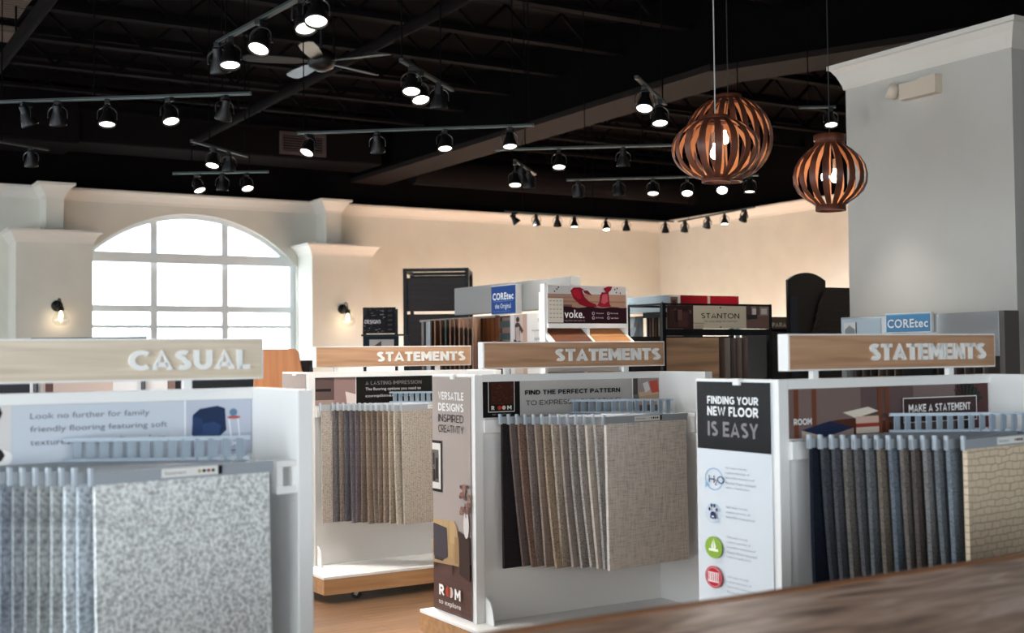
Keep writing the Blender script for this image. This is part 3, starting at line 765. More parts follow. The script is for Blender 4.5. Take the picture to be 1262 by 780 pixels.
    if dv.length:
        for i, c_ in enumerate(('#b79a6a', '#2a2a2a', '#96281e', '#3a3a3a')): pr.ell(.62+i*.075, .5, .03, .2, c_, 10)
        pr.rect(.93, 0, 1, 1, '#171717')
    pr.build('label_strip', lf, (.20, -.0085, -.024))
    return t

# graphics
GW, GH = 1.146, .30
def u_of(px, a, b): return (px-a)/(b-a)
g = Print(GW, GH, '#b9b3ae', vm=.62)
g.rect(0, 0, .2, 1, '#15110f'); g.rect(.045, .02, .165, .55, '#3c1d12')
for i in range(60): g.k = 2+i*.03; g.ell(.05+.11*random.random(), .04+.5*random.random(), .005, .012, random.choice(['#4e2616', '#2c150d', '#5a2f1e']), 6)
g.k = 5; g.rect(.03, .40, .18, .62, '#15110f'); g.frame(.03, -.02, .17, .53, .003, '#e8e4de')
g.text(.047, .42, .062, .49, 'R', '#f2efe9', .03); g.ell(.089, .455, .010, .036, '#b33a22'); g.ell(.112, .455, .010, .036, '#e3b8a8'); g.text(.130, .42, .152, .49, 'M', '#f2efe9', .03)
g.text(.05, .545, .15, .60, 'to explore', '#8e8a86', 0)
g.text(.225, .165, .765, .245, 'FIND THE PERFECT PATTERN', '#161314', .035); g.text(.23, .345, .765, .43, 'TO EXPRESS YOUR STYLE!', '#3c3839', 0)
g.rect(.84, 0, 1, 1, '#9c8f8c'); g.rect(.836, 0, .842, 1, '#f0eeea'); g.rect(.842, .0, .87, .3, '#4e4745'); g.rect(.88, .26, 1, .50, '#b3967c'); g.poly([(.875, .26), (1, .22), (1, .3), (.875, .34)], '#c3a78d'); g.poly([(.94, .06), (.99, .04), (1, .26), (.955, .28)], '#bd5244'); g.poly([(.90, .1), (.93, .06), (.945, .22), (.915, .27)], '#d9d2cc'); g.rect(.842, .3, .875, .62, '#77706e'); g.rect(.875, .50, 1, .62, '#67595a')
MIDG = g
g = Print(GW, GH, '#6a5350', vm=.62)
g.rect(0, 0, .34, 1, '#76625e'); g.rect(.34, 0, .6, 1, '#5e4b4a'); g.rect(.6, 0, .82, 1, '#74615f'); g.rect(.82, 0, 1, 1, '#4d2c2c')
g.rect(0, .62, .55, 1, '#4a3936'); g.rect(.1, .74, .5, .95, '#9b857c')
g.ell(.3, .62, .24, .22, '#4e2c22'); g.rect(.0, .85, .4, 1, '#84706a')
for x in (.03, .11, .42, .455): g.rect(x, 0, x+.02, .98, '#6d3f2c')
g.poly([(.06, .52), (.19, .42), (.3, .52), (.17, .64)], '#232a44'); g.poly([(.06, .52), (.17, .64), (.17, .74), (.06, .62)], '#b4a195'); g.poly([(.17, .64), (.3, .52), (.3, .62), (.17, .74)], '#8d7d77')
g.poly([(.25, .32), (.37, .26), (.42, .32), (.31, .40)], '#d8cdbd'); g.rect(.31, .38, .42, .47, '#c6a796'); g.rect(.31, .47, .42, .52, '#963b33'); g.rect(.31, .52, .42, .60, '#c9b9ab')
g.k = 14
for i in range(9):
    a = -2.6+i*.28; g.poly([(.87, .35), (.87+.085*math.cos(a)-.006, .28+.3*math.sin(a)), (.87+.09*math.cos(a)+.01, .31+.3*math.sin(a))], '#1e2620')
g.rect(.83, .3, .91, .62, '#231b20')
g.rect(.54, .17, .925, .5, '#3a2829'); g.frame(.537, .165, .925, .5, .003, '#ece8e4'); g.text(.565, .255, .89, .36, 'MAKE A STATEMENT', '#f4f2ef', .03)
g.text(.02, .37, .10, .45, 'ROOM', '#eeeae6', .03)
RIGHTG = g
g = Print(GW, GH, '#14110f', .004, vm=.62)
g.rect(0, 0, .36, 1, '#8f7470'); g.rect(0, 0, .12, .5, '#5b4a47'); g.rect(.0, .25, .1, .31, '#221a1a'); g.rect(0, .5, .115, 1, '#9c857a'); g.rect(0, .7, .11, .72, '#4d3c38')
g.poly([(.17, .95), (.2, .62), (.36, .66), (.36, 1), (.16, 1)], '#9f918f'); g.poly([(.19, .32), (.27, .4), (.28, .66), (.2, .66)], '#d6c6be'); g.poly([(.26, .34), (.36, .3), (.36, .66), (.28, .66)], '#8f4d4c'); g.rect(.3, .7, .36, 1, '#6d7076')
g.rect(.255, 0, 1, 1, '#14110f'); g.rect(.255, 0, .259, 1, '#e2dedb'); g.text(.318, .10, .69, .185, 'A LASTING IMPRESSION', '#6e6a69', .02); g.text(.318, .245, .685, .33, 'The flooring options you need to', '#c9c5c2', 0); g.text(.318, .40, .62, .48, 'compliment your', '#c9c5c2', 0)
LEFTG = g
g = Print(GW, GH*.62, '#c3c9d2')
q = 1/.62
g.rect(0, 0, .325, 1, '#d6d0cd')
for i in range(16): g.k = 2+i*.05; g.ell(.17+.13*random.random(), random.random(), .03*random.random()+.012, .14, random.choice(['#171213', '#2a1c1e', '#efecea', '#171213']), 9)
g.k = 4; g.rect(.327, 0, .80, 1, '#c5cad3')
g.text(.373, .085*q, .696, .165*q, 'Look no further for family', '#666b74', .004); g.text(.373, .22*q, .747, .30*q, 'friendly flooring featuring soft', '#666b74', .004); g.text(.373, .36*q, .747, .44*q, 'textures and appealing colors.', '#666b74', .004)
g.rect(.797, 0, .801, 1, '#f3f3f3'); g.rect(.801, 0, 1, 1, '#b9bdca'); g.rect(.801, .62, 1, 1, '#a8acbb')
g.poly([(.818, .62), (.822, .26), (.842, .16), (.895, .11), (.918, .16), (.922, .56), (.91, .62), (.90, .68), (.835, .70)], '#1a2b4b'); g.poly([(.832, .44), (.885, .40), (.905, .46), (.90, .63), (.828, .64)], '#2a416a'); g.poly([(.820, .28), (.85, .34), (.85, .58), (.82, .63)], '#24395f')
g.k = 12; g.ell(.945, .33, .02, .03, '#b2574f'); g.poly([(.928, .36), (.932, .36), (.938, .68), (.934, .68)], '#e8e8ec'); g.poly([(.955, .36), (.959, .36), (.964, .68), (.96, .68)], '#e8e8ec'); g.ell(.943, .24, .012, .07, '#5d7a92')
g.text(.915, .76, .978, .84, 'ROOM', '#f5f5f7', .03); g.rect(.915, .92, .978, .94, '#3c3f49')
CASG = g

display(3.0819, 5.5002, -.004, 'statements carpet display in the middle, beside the tall brown room poster', 'STATEMENTS', LAM, MIDG, 12,
        ['#2e292b', '#6a5d59', '#82695d', '#827670', '#968579', '#a6937f', '#b5a798', '#9c9089', '#a59e98', '#b5aca5', '#cbc0b4', '#b5afaa'], ('#d9d0c6', 'linen', 'wide beige woven carpet sample'), 'middle statements display', (.497, 1.203), .07, None, ('mix', 0), .03, 0, 1.06)
display(3.178, 3.3798, -.002, 'statements carpet display at right, with the black and white floor poster', 'STATEMENTS', LAM, RIGHTG, 13,
        ['#20252f', '#45464b', '#505056', '#6c6763', '#5c5a5c', '#67696c', '#74695f', '#687079', '#6f6762', '#5c534e', '#7b7978', '#6d7175', '#788088'], ('#d6c2a8', 'cable', 'chunky tan looped carpet sample'), 'right statements display', (.479, 1.166), .06, None, ('loop', 0), .0, -.04, 1.06)
display(3.0114, 7.6097, .003, 'statements carpet display farthest back, left of the tall brown room poster', 'STATEMENTS', LAM, LEFTG, 12,
        ['#6b676a', '#82776f', '#5d5a61', '#645f66', '#6a6063', '#75675f', '#87786b', '#756860', '#84766b', '#948477', '#a59888', '#b3a99c'], ('#b0a69b', 'loop', 'wide oatmeal carpet sample'), 'farthest statements display', (.497, 1.185), .01, '#aba29a', ('loop', 0), .06, -.035, 1.05)
display(.2014, 4.036, .0238, 'casual carpet display at the left front, with grey shag samples', 'CASUAL', LAMP_, CASG, 14,
        ['#6a6f79', '#6a707c', '#70767f', '#6c727c', '#6a7078', '#727882', '#787f8c', '#80868f', '#8c9194', '#96999a', '#989b9a', '#a5a8a8', '#c3c8cc', '#b2b9c0'], ('#d6d8d6', 'shag', 'wide pale grey shag carpet sample'), 'casual display', (.779, 1.188), .0, None, ('shag', 0), .05, .065, 1.105)

# ------------------------------------------------------------------ acrylic posters clipped on the end panels
PW, PH = .444, 1.255
def end_poster(dx, dy, rz, pr, label, clipw=.035):
    M4 = Matrix.Translation((dx, dy, 0)) @ Matrix.Rotation(rz, 4, 'Z')
    P = M4 @ Vector((-.0065, .43, .178))
    t = thing('end_poster', label, 'poster', P, rz-PI/2)
    pr.build('printed_sheet', t)
    MB().box(-.002, -.007, -.002, pr.w+.002, -.0055, pr.h+.006).build('clear_cover', glass('acrylic_cover', (.98, .98, .98, 1), .0, .05), t)
    MB().box(pr.w*.62-clipw, -.014, pr.h-.012, pr.w*.62, .01, pr.h+.014, 0, .003).build('clip', WHITE, t)
    return t
p = Print(.425, PH, '#a39690')
p.rect(0, 0, 1, .77, '#a99c95'); p.rect(0, .77, 1, 1, '#5a413a')
for i in range(10): p.k = 2+i*.05; p.rect(random.random()*.6, .785+i*.02, .6+random.random()*.4, .79+i*.02, '#654a42')
p.k = 4
p.text(.17, .064, .84, .098, 'VERSATILE', '#f1eeea', .03); p.text(.17, .112, .84, .146, 'DESIGNS', '#f1eeea', .03); p.text(.17, .160, .84, .192, 'INSPIRED', '#2a2424', 0); p.text(.17, .205, .84, .237, 'CREATIVITY', '#2a2424', 0)
p.rect(-.0, .275, .27, .495, '#1d1716'); p.rect(.0, .287, .23, .483, '#d9d3cc'); p.rect(.0, .315, .18, .455, '#6b625c')
for q in ((.02, .33, .07, .38), (.1, .35, .16, .44), (.03, .40, .09, .45)): p.rect(*q, '#2c2523')
p.poly([(.03, .62), (.65, .62), (.68, .66), (.70, .79), (.02, .80)], '#a98a63'); p.poly([(.03, .615), (.60, .605), (.63, .70), (.03, .71)], '#b4966d'); p.rect(.60, .67, .72, .78, '#937552'); p.rect(.0, .70, .56, .76, '#ad8e66')
for x in (.12, .3, .45): p.rect(x, .61, x+.008, .70, '#97794f')
p.poly([(.04, .63), (.40, .64), (.43, .76), (.30, .78), (.04, .77)], '#463f44'); p.rect(.07, .77, .30, .785, '#3c3539')
p.rect(.55, .79, .58, .83, '#2c201c'); p.rect(.1, .80, .13, .82, '#2c201c')
p.poly([(.72, .64), (1, .66), (1, .84), (.74, .82)], '#3d2d28'); p.ell(.92, .61, .07, .055, '#cfc8c2')
p.k = 24
for i in range(26):
    p.k = 25+i*.05; p.ell(.78+.22*random.random(), .45+.13*random.random(), .04, .009, random.choice(['#6f4a45', '#80584f', '#5b4141', '#8c6a5d']), 7)
p.poly([(.89, .52), (.91, .52), (.93, .58), (.91, .58)], '#4a3835')
p.text(.20, .885, .33, .93, 'R', '#f2efea', .04); p.ell(.43, .907, .055, .022, '#b2432c'); p.ell(.52, .907, .055, .022, '#cfc0b8'); p.poly([(.44, .89), (.51, .89), (.51, .925), (.44, .925)], '#7d3a2e'); p.text(.62, .885, .77, .93, 'M', '#f2efea', .04)
p.text(.2, .945, .78, .972, 'to explore', '#e9e5e0', 0)
end_poster(3.0819, 5.5002, -.004, p, 'tall brown poster with armchair photo on the middle display end')
p = Print(.425, PH, '#dadfe4')
p.rect(0, 0, 1, .212, '#121114'); p.text(.15, .045, .84, .069, 'FINDING YOUR', '#f4f4f5', .035); p.text(.15, .077, .84, .106, 'NEW FLOOR', '#f4f4f5', .035); p.text(.155, .124, .84, .170, 'IS EASY', '#8a8587', .03)
def icon_line(v, n):
    w = [.36, .40, .48, .50, .40, .42]
    for i in range(n): p.k = 8; p.text(.40, v+i*.0152, .40+w[i]*.8, v+.0085+i*.0152, ['Soft water friendly', 'a great selection of', 'beautiful waterproof', 'floors from trusted', 'makers of quality floors', 'for your home'][i], '#9aa2ab', .004)
for v, n in ((.262, 5), (.383, 3), (.475, 5), (.597, 4)): icon_line(v, n)
p.k = 10
p.ring(.24, .305, .125, .035, '#86b6d6', .08); p.poly([(.12, .31), (.16, .325), (.115, .335)], '#86b6d6'); p.text(.17, .294, .25, .317, 'H', '#27406b', .0); p.text(.255, .307, .285, .323, '2', '#27406b', .0); p.text(.29, .294, .39, .317, 'O', '#27406b', .0)
p.ring(.23, .412, .105, .03, '#9cc3dd', .06)
for du, dv in ((-.05, -.005), (-.02, -.017), (.02, -.017), (.05, -.005)): p.k = 18; p.ell(.23+du, .405+dv, .015, .006, '#1e2f57', 10)
p.ell(.23, .418, .04, .012, '#1e2f57'); p.rect(.19, .421, .27, .428, '#1e2f57'); p.rect(.215, .42, .245, .424, '#e9edf1')
p.ell(.235, .518, .12, .034, '#86a83c'); p.poly([(.2, .515), (.235, .49), (.27, .515), (.25, .53), (.22, .53)], '#eef2dd'); p.rect(.17, .522, .3, .530, '#eef2dd'); p.rect(.232, .495, .24, .52, '#86a83c')
p.ell(.235, .610, .12, .034, '#b3182a'); p.ring(.235, .610, .105, .03, '#e6b9bd', .05); p.rect(.16, .595, .31, .626, '#f3e3e4')
for x in (.18, .21, .24, .27, .30): p.rect(x-.008, .597, x+.002, .622, '#b3182a')
end_poster(3.178, 3.3798, -.002, p, 'black and white poster about finding a new floor on right display')
p = Print(.425, PH, '#a99c95'); p.rect(0, .77, 1, 1, '#5a413a'); p.text(.17, .075, .84, .105, 'CLASSIC', '#3a3232', .02)
end_poster(3.0114, 7.6097, .003, p, 'taupe poster with dark heading on the farthest statements display end')

# ------------------------------------------------------------------ counter in front
COUNT = bpy.data.materials.new('counter_marbled_wood'); COUNT.use_nodes = True
n, l = nodes(COUNT); b = n['Principled BSDF']; tc = n.new('ShaderNodeTexCoord'); mp = n.new('ShaderNodeMapping'); mp.inputs['Scale'].default_value = (.9, 5, 5); l.new(tc.outputs['Object'], mp.inputs[0])
nz = n.new('ShaderNodeTexNoise'); nz.inputs['Scale'].default_value = 2.4; nz.inputs['Detail'].default_value = 8; nz.inputs['Distortion'].default_value = 1.6; l.new(mp.outputs[0], nz.inputs['Vector'])
r = ramp(n, [(.30, '#644534'), (.44, '#a17a60'), (.54, '#c49d84'), (.64, '#e6cab8'), (.76, '#a38069')]); l.new(nz.outputs['Fac'], r.inputs[0]); l.new(r.outputs[0], b.inputs['Base Color']); b.inputs['Roughness'].default_value = .36
t = thing('counter', 'dark marbled wood counter in front at the lower right', 'counter', (.2, 1.2, 0))
MB().box(0, 0, .955, 3.6, .90, 1.0, 0, .006).build('worktop', COUNT, t)
MB().box(-.004, .868, .952, 3.604, .905, 1.0025, 0, .002).build('edge_band', wood('edge_oak', '#8a5a38', '#a06a43', '#b57d54', 'x'), t, label='orange-brown edge band')
MB().box(.15, .1, .0, 3.45, .75, .955).build('body', mat('#4a3a32', .6), t)

# ------------------------------------------------------------------ wall sconces and the emergency light
for (px, py, lab) in ((70, 377, 'black wall sconce with clear globe on the pier left of window'), (422, 381, 'black wall sconce with clear globe on the pier right of window')):
    q = aty(px, py, 17.6)
    t = thing('wall_sconce', lab, 'wall lamp', q, 0, 'sconces on the window piers')
    MB().lathe([(0, 0), (.075, 0), (.078, .012), (.07, .025), (0, .03)], 24, (0, 0, 0), 0, Matrix.Rotation(PI/2, 4, 'X')).build('back_plate', BLACKM, t)
    MB().tube([(0, -.02, 0), (.005, -.05, .06), (.01, -.09, .10), (.02, -.13, .09), (.025, -.15, .04), (.025, -.15, -.02)], .008, 8).build('arm', BLACKM, t)
    MB().lathe([(0, .03), (.03, .03), (.042, .0), (.045, -.03), (.0, -.03)], 20, (.025, -.15, -.04)).build('socket', BLACKM, t)
    MB().lathe([(.045, 0), (.06, -.03), (.095, -.08), (.115, -.13), (.11, -.17), (.075, -.205), (.04, -.215)], 24, (.025, -.15, -.06)).build('globe', glass('clear_globe', (.90, .91, .91, 1), .5), t)
    MB().lathe([(0, 0), (.014, -.01), (.016, -.03), (.028, -.06), (.03, -.08), (.02, -.105), (0, -.115)], 16, (.025, -.15, -.07)).build('bulb', emit('sconce_bulb_glow', (1, .82, .58, 1), 5), t)
    pl = bpy.data.lights.new('bulb_light', 'POINT'); pl.energy = 1.2; pl.color = (1, .74, .48); pl.shadow_soft_size = .03
    po = bpy.data.objects.new('bulb_light', pl); COL.objects.link(po); po.parent = t; po.location = (.025, -.15, -.2)
q = atx(1131, 111, 7.86)
t = thing('emergency_light', 'beige emergency light with one lamp head high on the grey column', 'emergency light', q, -PI/2)
BEIGE = mat('#d5c7b4', .5)
mb = MB(); mb.prism([(-.12, -.07), (.24, -.07), (.24, .075), (.09, .075), (.06, .06), (-.12, .06)], lambda u, v, h: (u, h, v), -.085, 0); mb.build('housing', BEIGE, t)
MB().lathe([(0, 0), (.05, .0), (.062, .03), (.065, .075), (.06, .08), (.055, .05), (0, .03)], 20, (0, 0, 0), 0, Matrix.Translation((-.16, -.05, .0)) @ Matrix.Rotation(math.radians(-60), 4, 'Y') @ Matrix.Rotation(math.radians(35), 4, 'X')).build('lamp_head', BEIGE, t)
MB().box(-.16, -.06, -.02, -.11, -.03, .02, 0, .004).build('lamp_arm', BEIGE, t)

# ------------------------------------------------------------------ fixtures behind
# grey hard-floor display facing left, with the blue sign
X5 = 5.6
GREY = mat('#8f8e8b', .5)
yL, yR = 11.02, 8.31
t = thing('flooring_display', 'tall grey flooring display with a square blue sign behind the wine splash stand', 'flooring display', (X5, yL, 0), -PI/2)
def lx(px): return yL-atx(px, 360, X5).y
hz0, hz1 = 1.93, 2.19
MB().box(lx(560), 0, hz0, yL-yR, .10, hz1, 0, .004).build('header_panel', GREY, t)
MB().box(yL-yR-.04, .0, 0, yL-yR, .55, hz0).build('side_panel', GREY, t)
MB().box(0, .0, .0, .05, .5, 1.90).build('post', mat('#6f645e', .5), t)
MB().box(0, .5, 0, yL-yR, .54, hz0).build('back_panel', mat('#4c4644', .6), t)
MB().box(0, -.02, 1.885, lx(612), .03, 1.905).build('hanging_rail', mat('#8b8078', .4, .4), t)
MB().box(0, 0, 0, yL-yR, .54, .12).build('base', GREY, t)
s = MB().box(lx(612.5), -.06, 1.905, lx(643), 0, 2.165, 0, .004).build('blue_sign', WHITE2, t)
sw = lx(643)-lx(612.5)
pr = Print(sw-.012, .25, '#16448c', .003); pr.text(.06, .24, .93, .50, 'COREtec', '#f4f6f9', .05); pr.text(.16, .63, .82, .86, 'the Original', '#e9eef6', .0); pr.rect(.08, .54, .90, .555, '#6f93c4'); pr.rect(.08, .90, .82, .91, '#6f93c4')
pr.build('sign_print', s, (lx(612.5)+.006, -.0635, 1.91))
pw = lx(674)-lx(630)
pr = Print(pw, .9, '#d9d5d0', .004); pr.rect(0, 0, .48, 1, '#c7b3a8'); pr.rect(0, 0, .12, 1, '#ddd9d8'); pr.rect(.36, 0, .48, 1, '#b89a8c')
pr.ell(.22, .05, .05, .026, '#3b2a26'); pr.poly([(.14, .1), (.2, .075), (.27, .09), (.38, .16), (.33, .19), (.28, .15), (.28, .28), (.15, .28)], '#4a3b38'); pr.poly([(.15, .13), (.26, .12), (.28, .27), (.17, .27)], '#b7a79f'); pr.poly([(.1, .24), (.2, .26), (.2, .5), (.12, .5)], '#2f3b52'); pr.poly([(.22, .26), (.31, .26), (.33, .5), (.24, .5)], '#39465c')
pr.text(.78, .055, .93, .085, 'The', '#6d6f78', 0); pr.text(.62, .15, .95, .18, 'style of', '#6d6f78', 0); pr.text(.70, .23, .95, .26, 'life', '#6d6f78', 0); pr.poly([(.86, .16), (.95, .16), (.95, .2)], '#2e2a2c'); pr.poly([(.86, .31), (.95, .31), (.95, .36)], '#2e2a2c')
pr.build('picture_panel', t, (lx(630), -.012, 1.0))
mb = MB(); 
for zz in (1.55, 1.68, 1.79): mb.box(lx(615), .0, zz, lx(629), .02, zz+.06)
mb.build('sample_slots', mat('#1f3a3e', .4), t); MB().box(lx(614), .02, .12, lx(630), .05, 1.88).build('slot_panel', mat('#7d6057', .5), t)
bc = ['#b3bcc4', '#5e4a40', '#8d6248', '#6b4a36', '#3f4a40', '#7b5a45', '#54382b', '#80604e', '#6c5144', '#5a4438', '#7a5d4c']
by = [526, 541, 546, 553, 559, 564.5, 570, 575.5, 581, 586.5, 592]
names = ['pale grey', 'brown', 'reddish', 'brown', 'green-tinged', 'brown', 'dark brown', 'brown', 'brown', 'brown', 'tan']
for i, (c_, x) in enumerate(zip(bc, by)):
    w = .22 if i == 0 else .30; ang = -PI/2+(.15 if i == 0 else -.75)
    o = MB().box(0, 0, -1.1, w if i else .17, .014, 0, 0, .003).build('plank_sample', wood('plank_'+c_, mixc(c_, .8), c_, mixc(c_, 1.15), 'z'), None, (X5-.012, yL-lx(x), 1.884), (0, 0, ang))
    tag(o, '%s plank sample, %s from left on the grey display rail' % (names[i], ORD[i]), 'plank sample', 'plank samples hanging on the grey display')
o = MB().box(0, 0, -1.05, .34, .014, 0, 0, .003).build('plank_sample', wood('plank_glossy', '#3a2216', '#5b3620', '#7a4a2c', 'z', rough=.2), None, (X5-.012, yL-lx(593), 1.884), (0, 0, -PI/2+.05))
tag(o, 'wide glossy dark plank sample, rightmost on the grey display rail', 'plank sample', 'plank samples hanging on the grey display')

# dark metal tower
t = thing('sample_tower', 'tall black metal tower with dark wood boards against the back wall', 'display tower', (6.516, 13.249, 0), math.radians(-33))
for x, y in ((0, 0), (.75, 0), (0, .74), (.75, .74)): MB().box(x-.022, y-.022, 0, x+.022, y+.022, 2.6).build('post', BLACKM, t)
for y in (0, .74):
    for zz in (2.56, .1): MB().box(.022, y-.02, zz, .728, y+.02, zz+.039).build('rail', BLACKM, t)
for x in (0, .75):
    for zz in (2.56, .1): MB().box(x-.02, .022, zz, x+.02, .718, zz+.039).build('rail', BLACKM, t)
DW = wood('dark_board', '#1d1414', '#271b1a', '#31221f', 'x')
for z0, z1 in ((2.08, 2.485), (1.62, 2.045), (1.15, 1.58), (.3, 1.1)): MB().box(.02, .0, z0, .73, .02, z1).build('board', DW, t)
MB().box(.02, .3, .2, .73, .32, 1.9).build('back_board', DW, t)
MB().box(.02, .33, 2.485, .73, .36, 2.53).build('cross_rail', BLACKM, t)

# small black stand with tilted posters
q = atD(447, 411, 11.5)
t = thing('poster_stand', 'small black stand with two tilted dark posters left of the tower', 'stand', (q.x, q.y, 0), -A0)
pr = Print(.31, .25, '#191618', .006)
for i in range(70): pr.k = 1+i*.03; x = random.random()*.62; y = random.random(); pr.rect(x, y*.96, min(.68, x+.12*random.random()), y*.96+.02, random.choice(['#77707a', '#9b949c', '#4a4349', '#2c262a']))
pr.k = 4; pr.rect(.70, 0, 1, 1, '#121013'); pr.text(.06, .48, .55, .62, 'DESIGNS', '#d8d4d8', .02)
for i in range(5): pr.k = 6; pr.rect(.76, .1+i*.18, .9, .17+i*.18, '#3a363b')
pr.build('poster', t, (.0, 0, 1.76), (-.12, 0, 0))
pr = Print(.33, .24, '#12232b', .006); pr.rect(.16, .15, .86, .9, '#b7b0aa'); pr.poly([(.2, .5), (.5, .2), (.5, .5)], '#574b4a'); pr.build('poster', t, (.01, -.02, 1.5), (-.12, 0, 0))
mb = MB(); mb.box(.0, .02, 0, .03, .05, 2.0); mb.box(.3, .02, 0, .33, .05, 1.99); mb.box(-.01, -.03, 1.735, .44, .05, 1.752); mb.box(-.01, -.05, 1.47, .44, .05, 1.49); mb.box(.41, .02, 0, .44, .05, 1.752); mb.box(-.02, -.15, 0, .45, .25, .04); mb.build('frame', BLACKM, t)

# wine splash stand
t = thing('flooring_stand', 'white flooring stand with a red wine splash header and sloped boards', 'flooring stand', (4.225, 6.54, 0))
ew = .62
MB().box(-.02, 0, 0, 0, .05, 2.0).build('front_post', WHITE, t); MB().box(ew, 0, 0, ew+.02, .10, 1.96).build('side_panel', WHITE, t); MB().box(0, .08, 0, ew, .1, 1.95).build('back_panel', WHITE2, t); MB().box(-.02, -.35, 0, ew+.02, .1, .1).build('base', WHITE, t)
pr = Print(ew, .245, '#c3bebc', .006)
pr.rect(0, .22, 1, .60, '#a5806c'); pr.rect(0, .40, 1, .44, '#8f6a58'); pr.rect(0, .3, .35, .33, '#957361'); pr.rect(0, .5, .3, .58, '#6d4f49')
pr.poly([(.28, .14), (.32, .05), (.40, .04), (.46, .10), (.43, .12), (.46, .3), (.52, .42), (.60, .48), (.62, .55), (.50, .57), (.40, .5), (.32, .34)], '#7c1321'); pr.poly([(.30, .16), (.33, .09), (.38, .08), (.41, .18), (.42, .34), (.38, .36), (.33, .28)], '#9e1b2c'); pr.poly([(.44, .12), (.5, .12), (.56, .26), (.53, .24), (.46, .2)], '#6a1a22')
pr.poly([(.66, .24), (.68, .16), (.73, .16), (.70, .06), (.76, .0), (.82, .0), (.80, .1), (.77, .16), (.78, .46), (.80, .55), (.68, .56), (.62, .52), (.65, .42)], '#86192a'); pr.poly([(.69, .22), (.75, .2), (.76, .4), (.71, .48), (.67, .44)], '#b8505a')
pr.k = 10
for u, v in ((.85, .08), (.87, .16), (.88, .05), (.92, .18), (.13, .05), (.11, .1), (.08, .16)): pr.k = 10; pr.ell(u, v, .008, .025, '#4a1520', 8)
pts_ = [(0, .57)]+[(i/16, .57+.018*math.sin(i*1.3)) for i in range(1, 16)]+[(1, .57), (1, 1), (0, 1)]
pr.poly(pts_, '#291019'); pr.text(.20, .64, .45, .86, 'voke.', '#f3eeec', .02); pr.text(.20, .90, .46, .955, 'ing that can take it.', '#a9989b', 0)
for i, (u, v) in enumerate(((.565, .73), (.76, .73), (.565, .85), (.76, .85))):
    pr.k = 14; pr.ring(u, v, .016, .04, '#d8ccce', .25, 12); pr.text(u+.03, v-.022, u+.13, v+.022, ['Waterproof', 'Kid Friendly', 'Pet Friendly', 'Stain Resist'][i], '#cdbfc2', .005)
pr.k = 15; pr.rect(-.005, .34, .185, .98, '#cfc6b8')
for r_ in range(5):
    for c_ in range(4): pr.k = 16; pr.rect(.015+c_*.042, .40+r_*.11, .04+c_*.042, .42+r_*.11, '#8e8374')
pr.build('header_print', t, (0, -.006, 1.745))
mb = MB(); mb.box(0, -.012, 1.715, ew, .05, 1.745); mb.box(ew/2-.012, -.01, 1.55, ew/2+.012, .078, 1.714); mb.build('header_rail', WHITE, t)
tiers = [(1.71, -.07), (1.42, -.11), (1.12, -.15)]
WC = [('walnut', '#5a3222', '#6f4029', '#835034'), ('oak', '#b0784a', '#c68c5a', '#d9a06c')]
for k, (z, yo) in enumerate(tiers):
    for j in range(2):
        x0 = j*ew/2+.014; x1 = (j+1)*ew/2-.014
        a, b_ = Vector((0, yo+.14, z)), Vector((0, yo-.17, z-.20))
        mb = MB(); d_ = (b_-a).normalized(); nrm = Vector((0, -d_.z, d_.y)); nrm = -nrm if nrm.z < 0 else nrm
        vs = []
        for p_ in (a, b_):
            for x in (x0, x1):
                for o_ in (0, .012): vs.append(p_+nrm*o_+Vector((x, 0, 0)))
        mb.add(vs, [(0, 1, 3, 2), (4, 6, 7, 5), (0, 4, 5, 1), (2, 3, 7, 6), (1, 5, 7, 3), (0, 2, 6, 4)])
        wn = WC[j]
        o = mb.build('floor_board_sample', wood('board_'+wn[0], *wn[1:], axis='x', scale=2, rough=.3), None, (4.225, 6.54, 0))
        tag(o, '%s floor board sample on the %s sloped shelf of the wine splash stand' % (['dark walnut', 'light oak'][j], ['top', 'second', 'third'][k]), 'floor sample', 'sloped board samples on the wine splash stand')
    mb = MB()
    for x in (0, ew/2, ew):
        mb.prism([(yo+.14, z+.012), (yo-.19, z-.20), (yo-.19, z-.225), (yo+.14, z-.02), (.07, z-.02), (.07, z+.012)], lambda u, v, h: (h, u, v), x-.011, x+.011)
    mb.box(0, yo-.19, z-.225, ew, yo-.17, z-.195)
    mb.build('shelf_divider', WHITE, t)

# pale blue and red display
t = thing('flooring_display', 'square display with pale blue side header and dark red front header', 'flooring display', (7.06, 8.86, 0))
kz0, kz1 = 1.93, 2.085
MB().box(0, 0, kz0, .86, .75, kz1, 0, .004).build('header', mat('#d8d6d3', .5), t)
pr = Print(.75, kz1-kz0-.004, '#a8bac6', .003); pr.text(.0, .3, .34, .65, 'Karndean', '#44586b', .01); pr.text(.0, .76, .28, .86, 'Designflooring', '#7e94a5', 0); pr.text(.86, .4, 1.0, .85, 'Des', '#44586b', .01)
pr.build('header_print', t, (-.004, .75, kz0+.002), (0, 0, -PI/2))
pr = Print(.86, kz1-kz0-.004, '#d9d3cd', .003); pr.rect(.02, .12, .12, .98, '#7d6257'); pr.rect(.04, .3, .1, .8, '#4a3a38'); pr.rect(.155, .0, .535, 1, '#7d0f18'); pr.rect(.57, .0, .985, 1, '#7d0f18'); pr.rect(.535, 0, .57, 1, '#a38f7c')
pr.build('front_print', t, (0, -.004, kz0+.002))
MB().box(0, 0, 0, .03, .03, kz0).build('post', mat('#6a7c88', .5), t); MB().box(.83, 0, 0, .86, .03, kz0).build('post', mat('#6a7c88', .5), t); MB().box(0, .72, 0, .03, .75, kz0).build('post', mat('#6a7c88', .5), t)
MB().box(.4, .03, 0, .43, .75, kz0).build('inner_panel', mat('#3a3d44', .6), t); MB().box(0, 0, 0, .86, .75, .1).build('base', mat('#6a7c88', .5), t)
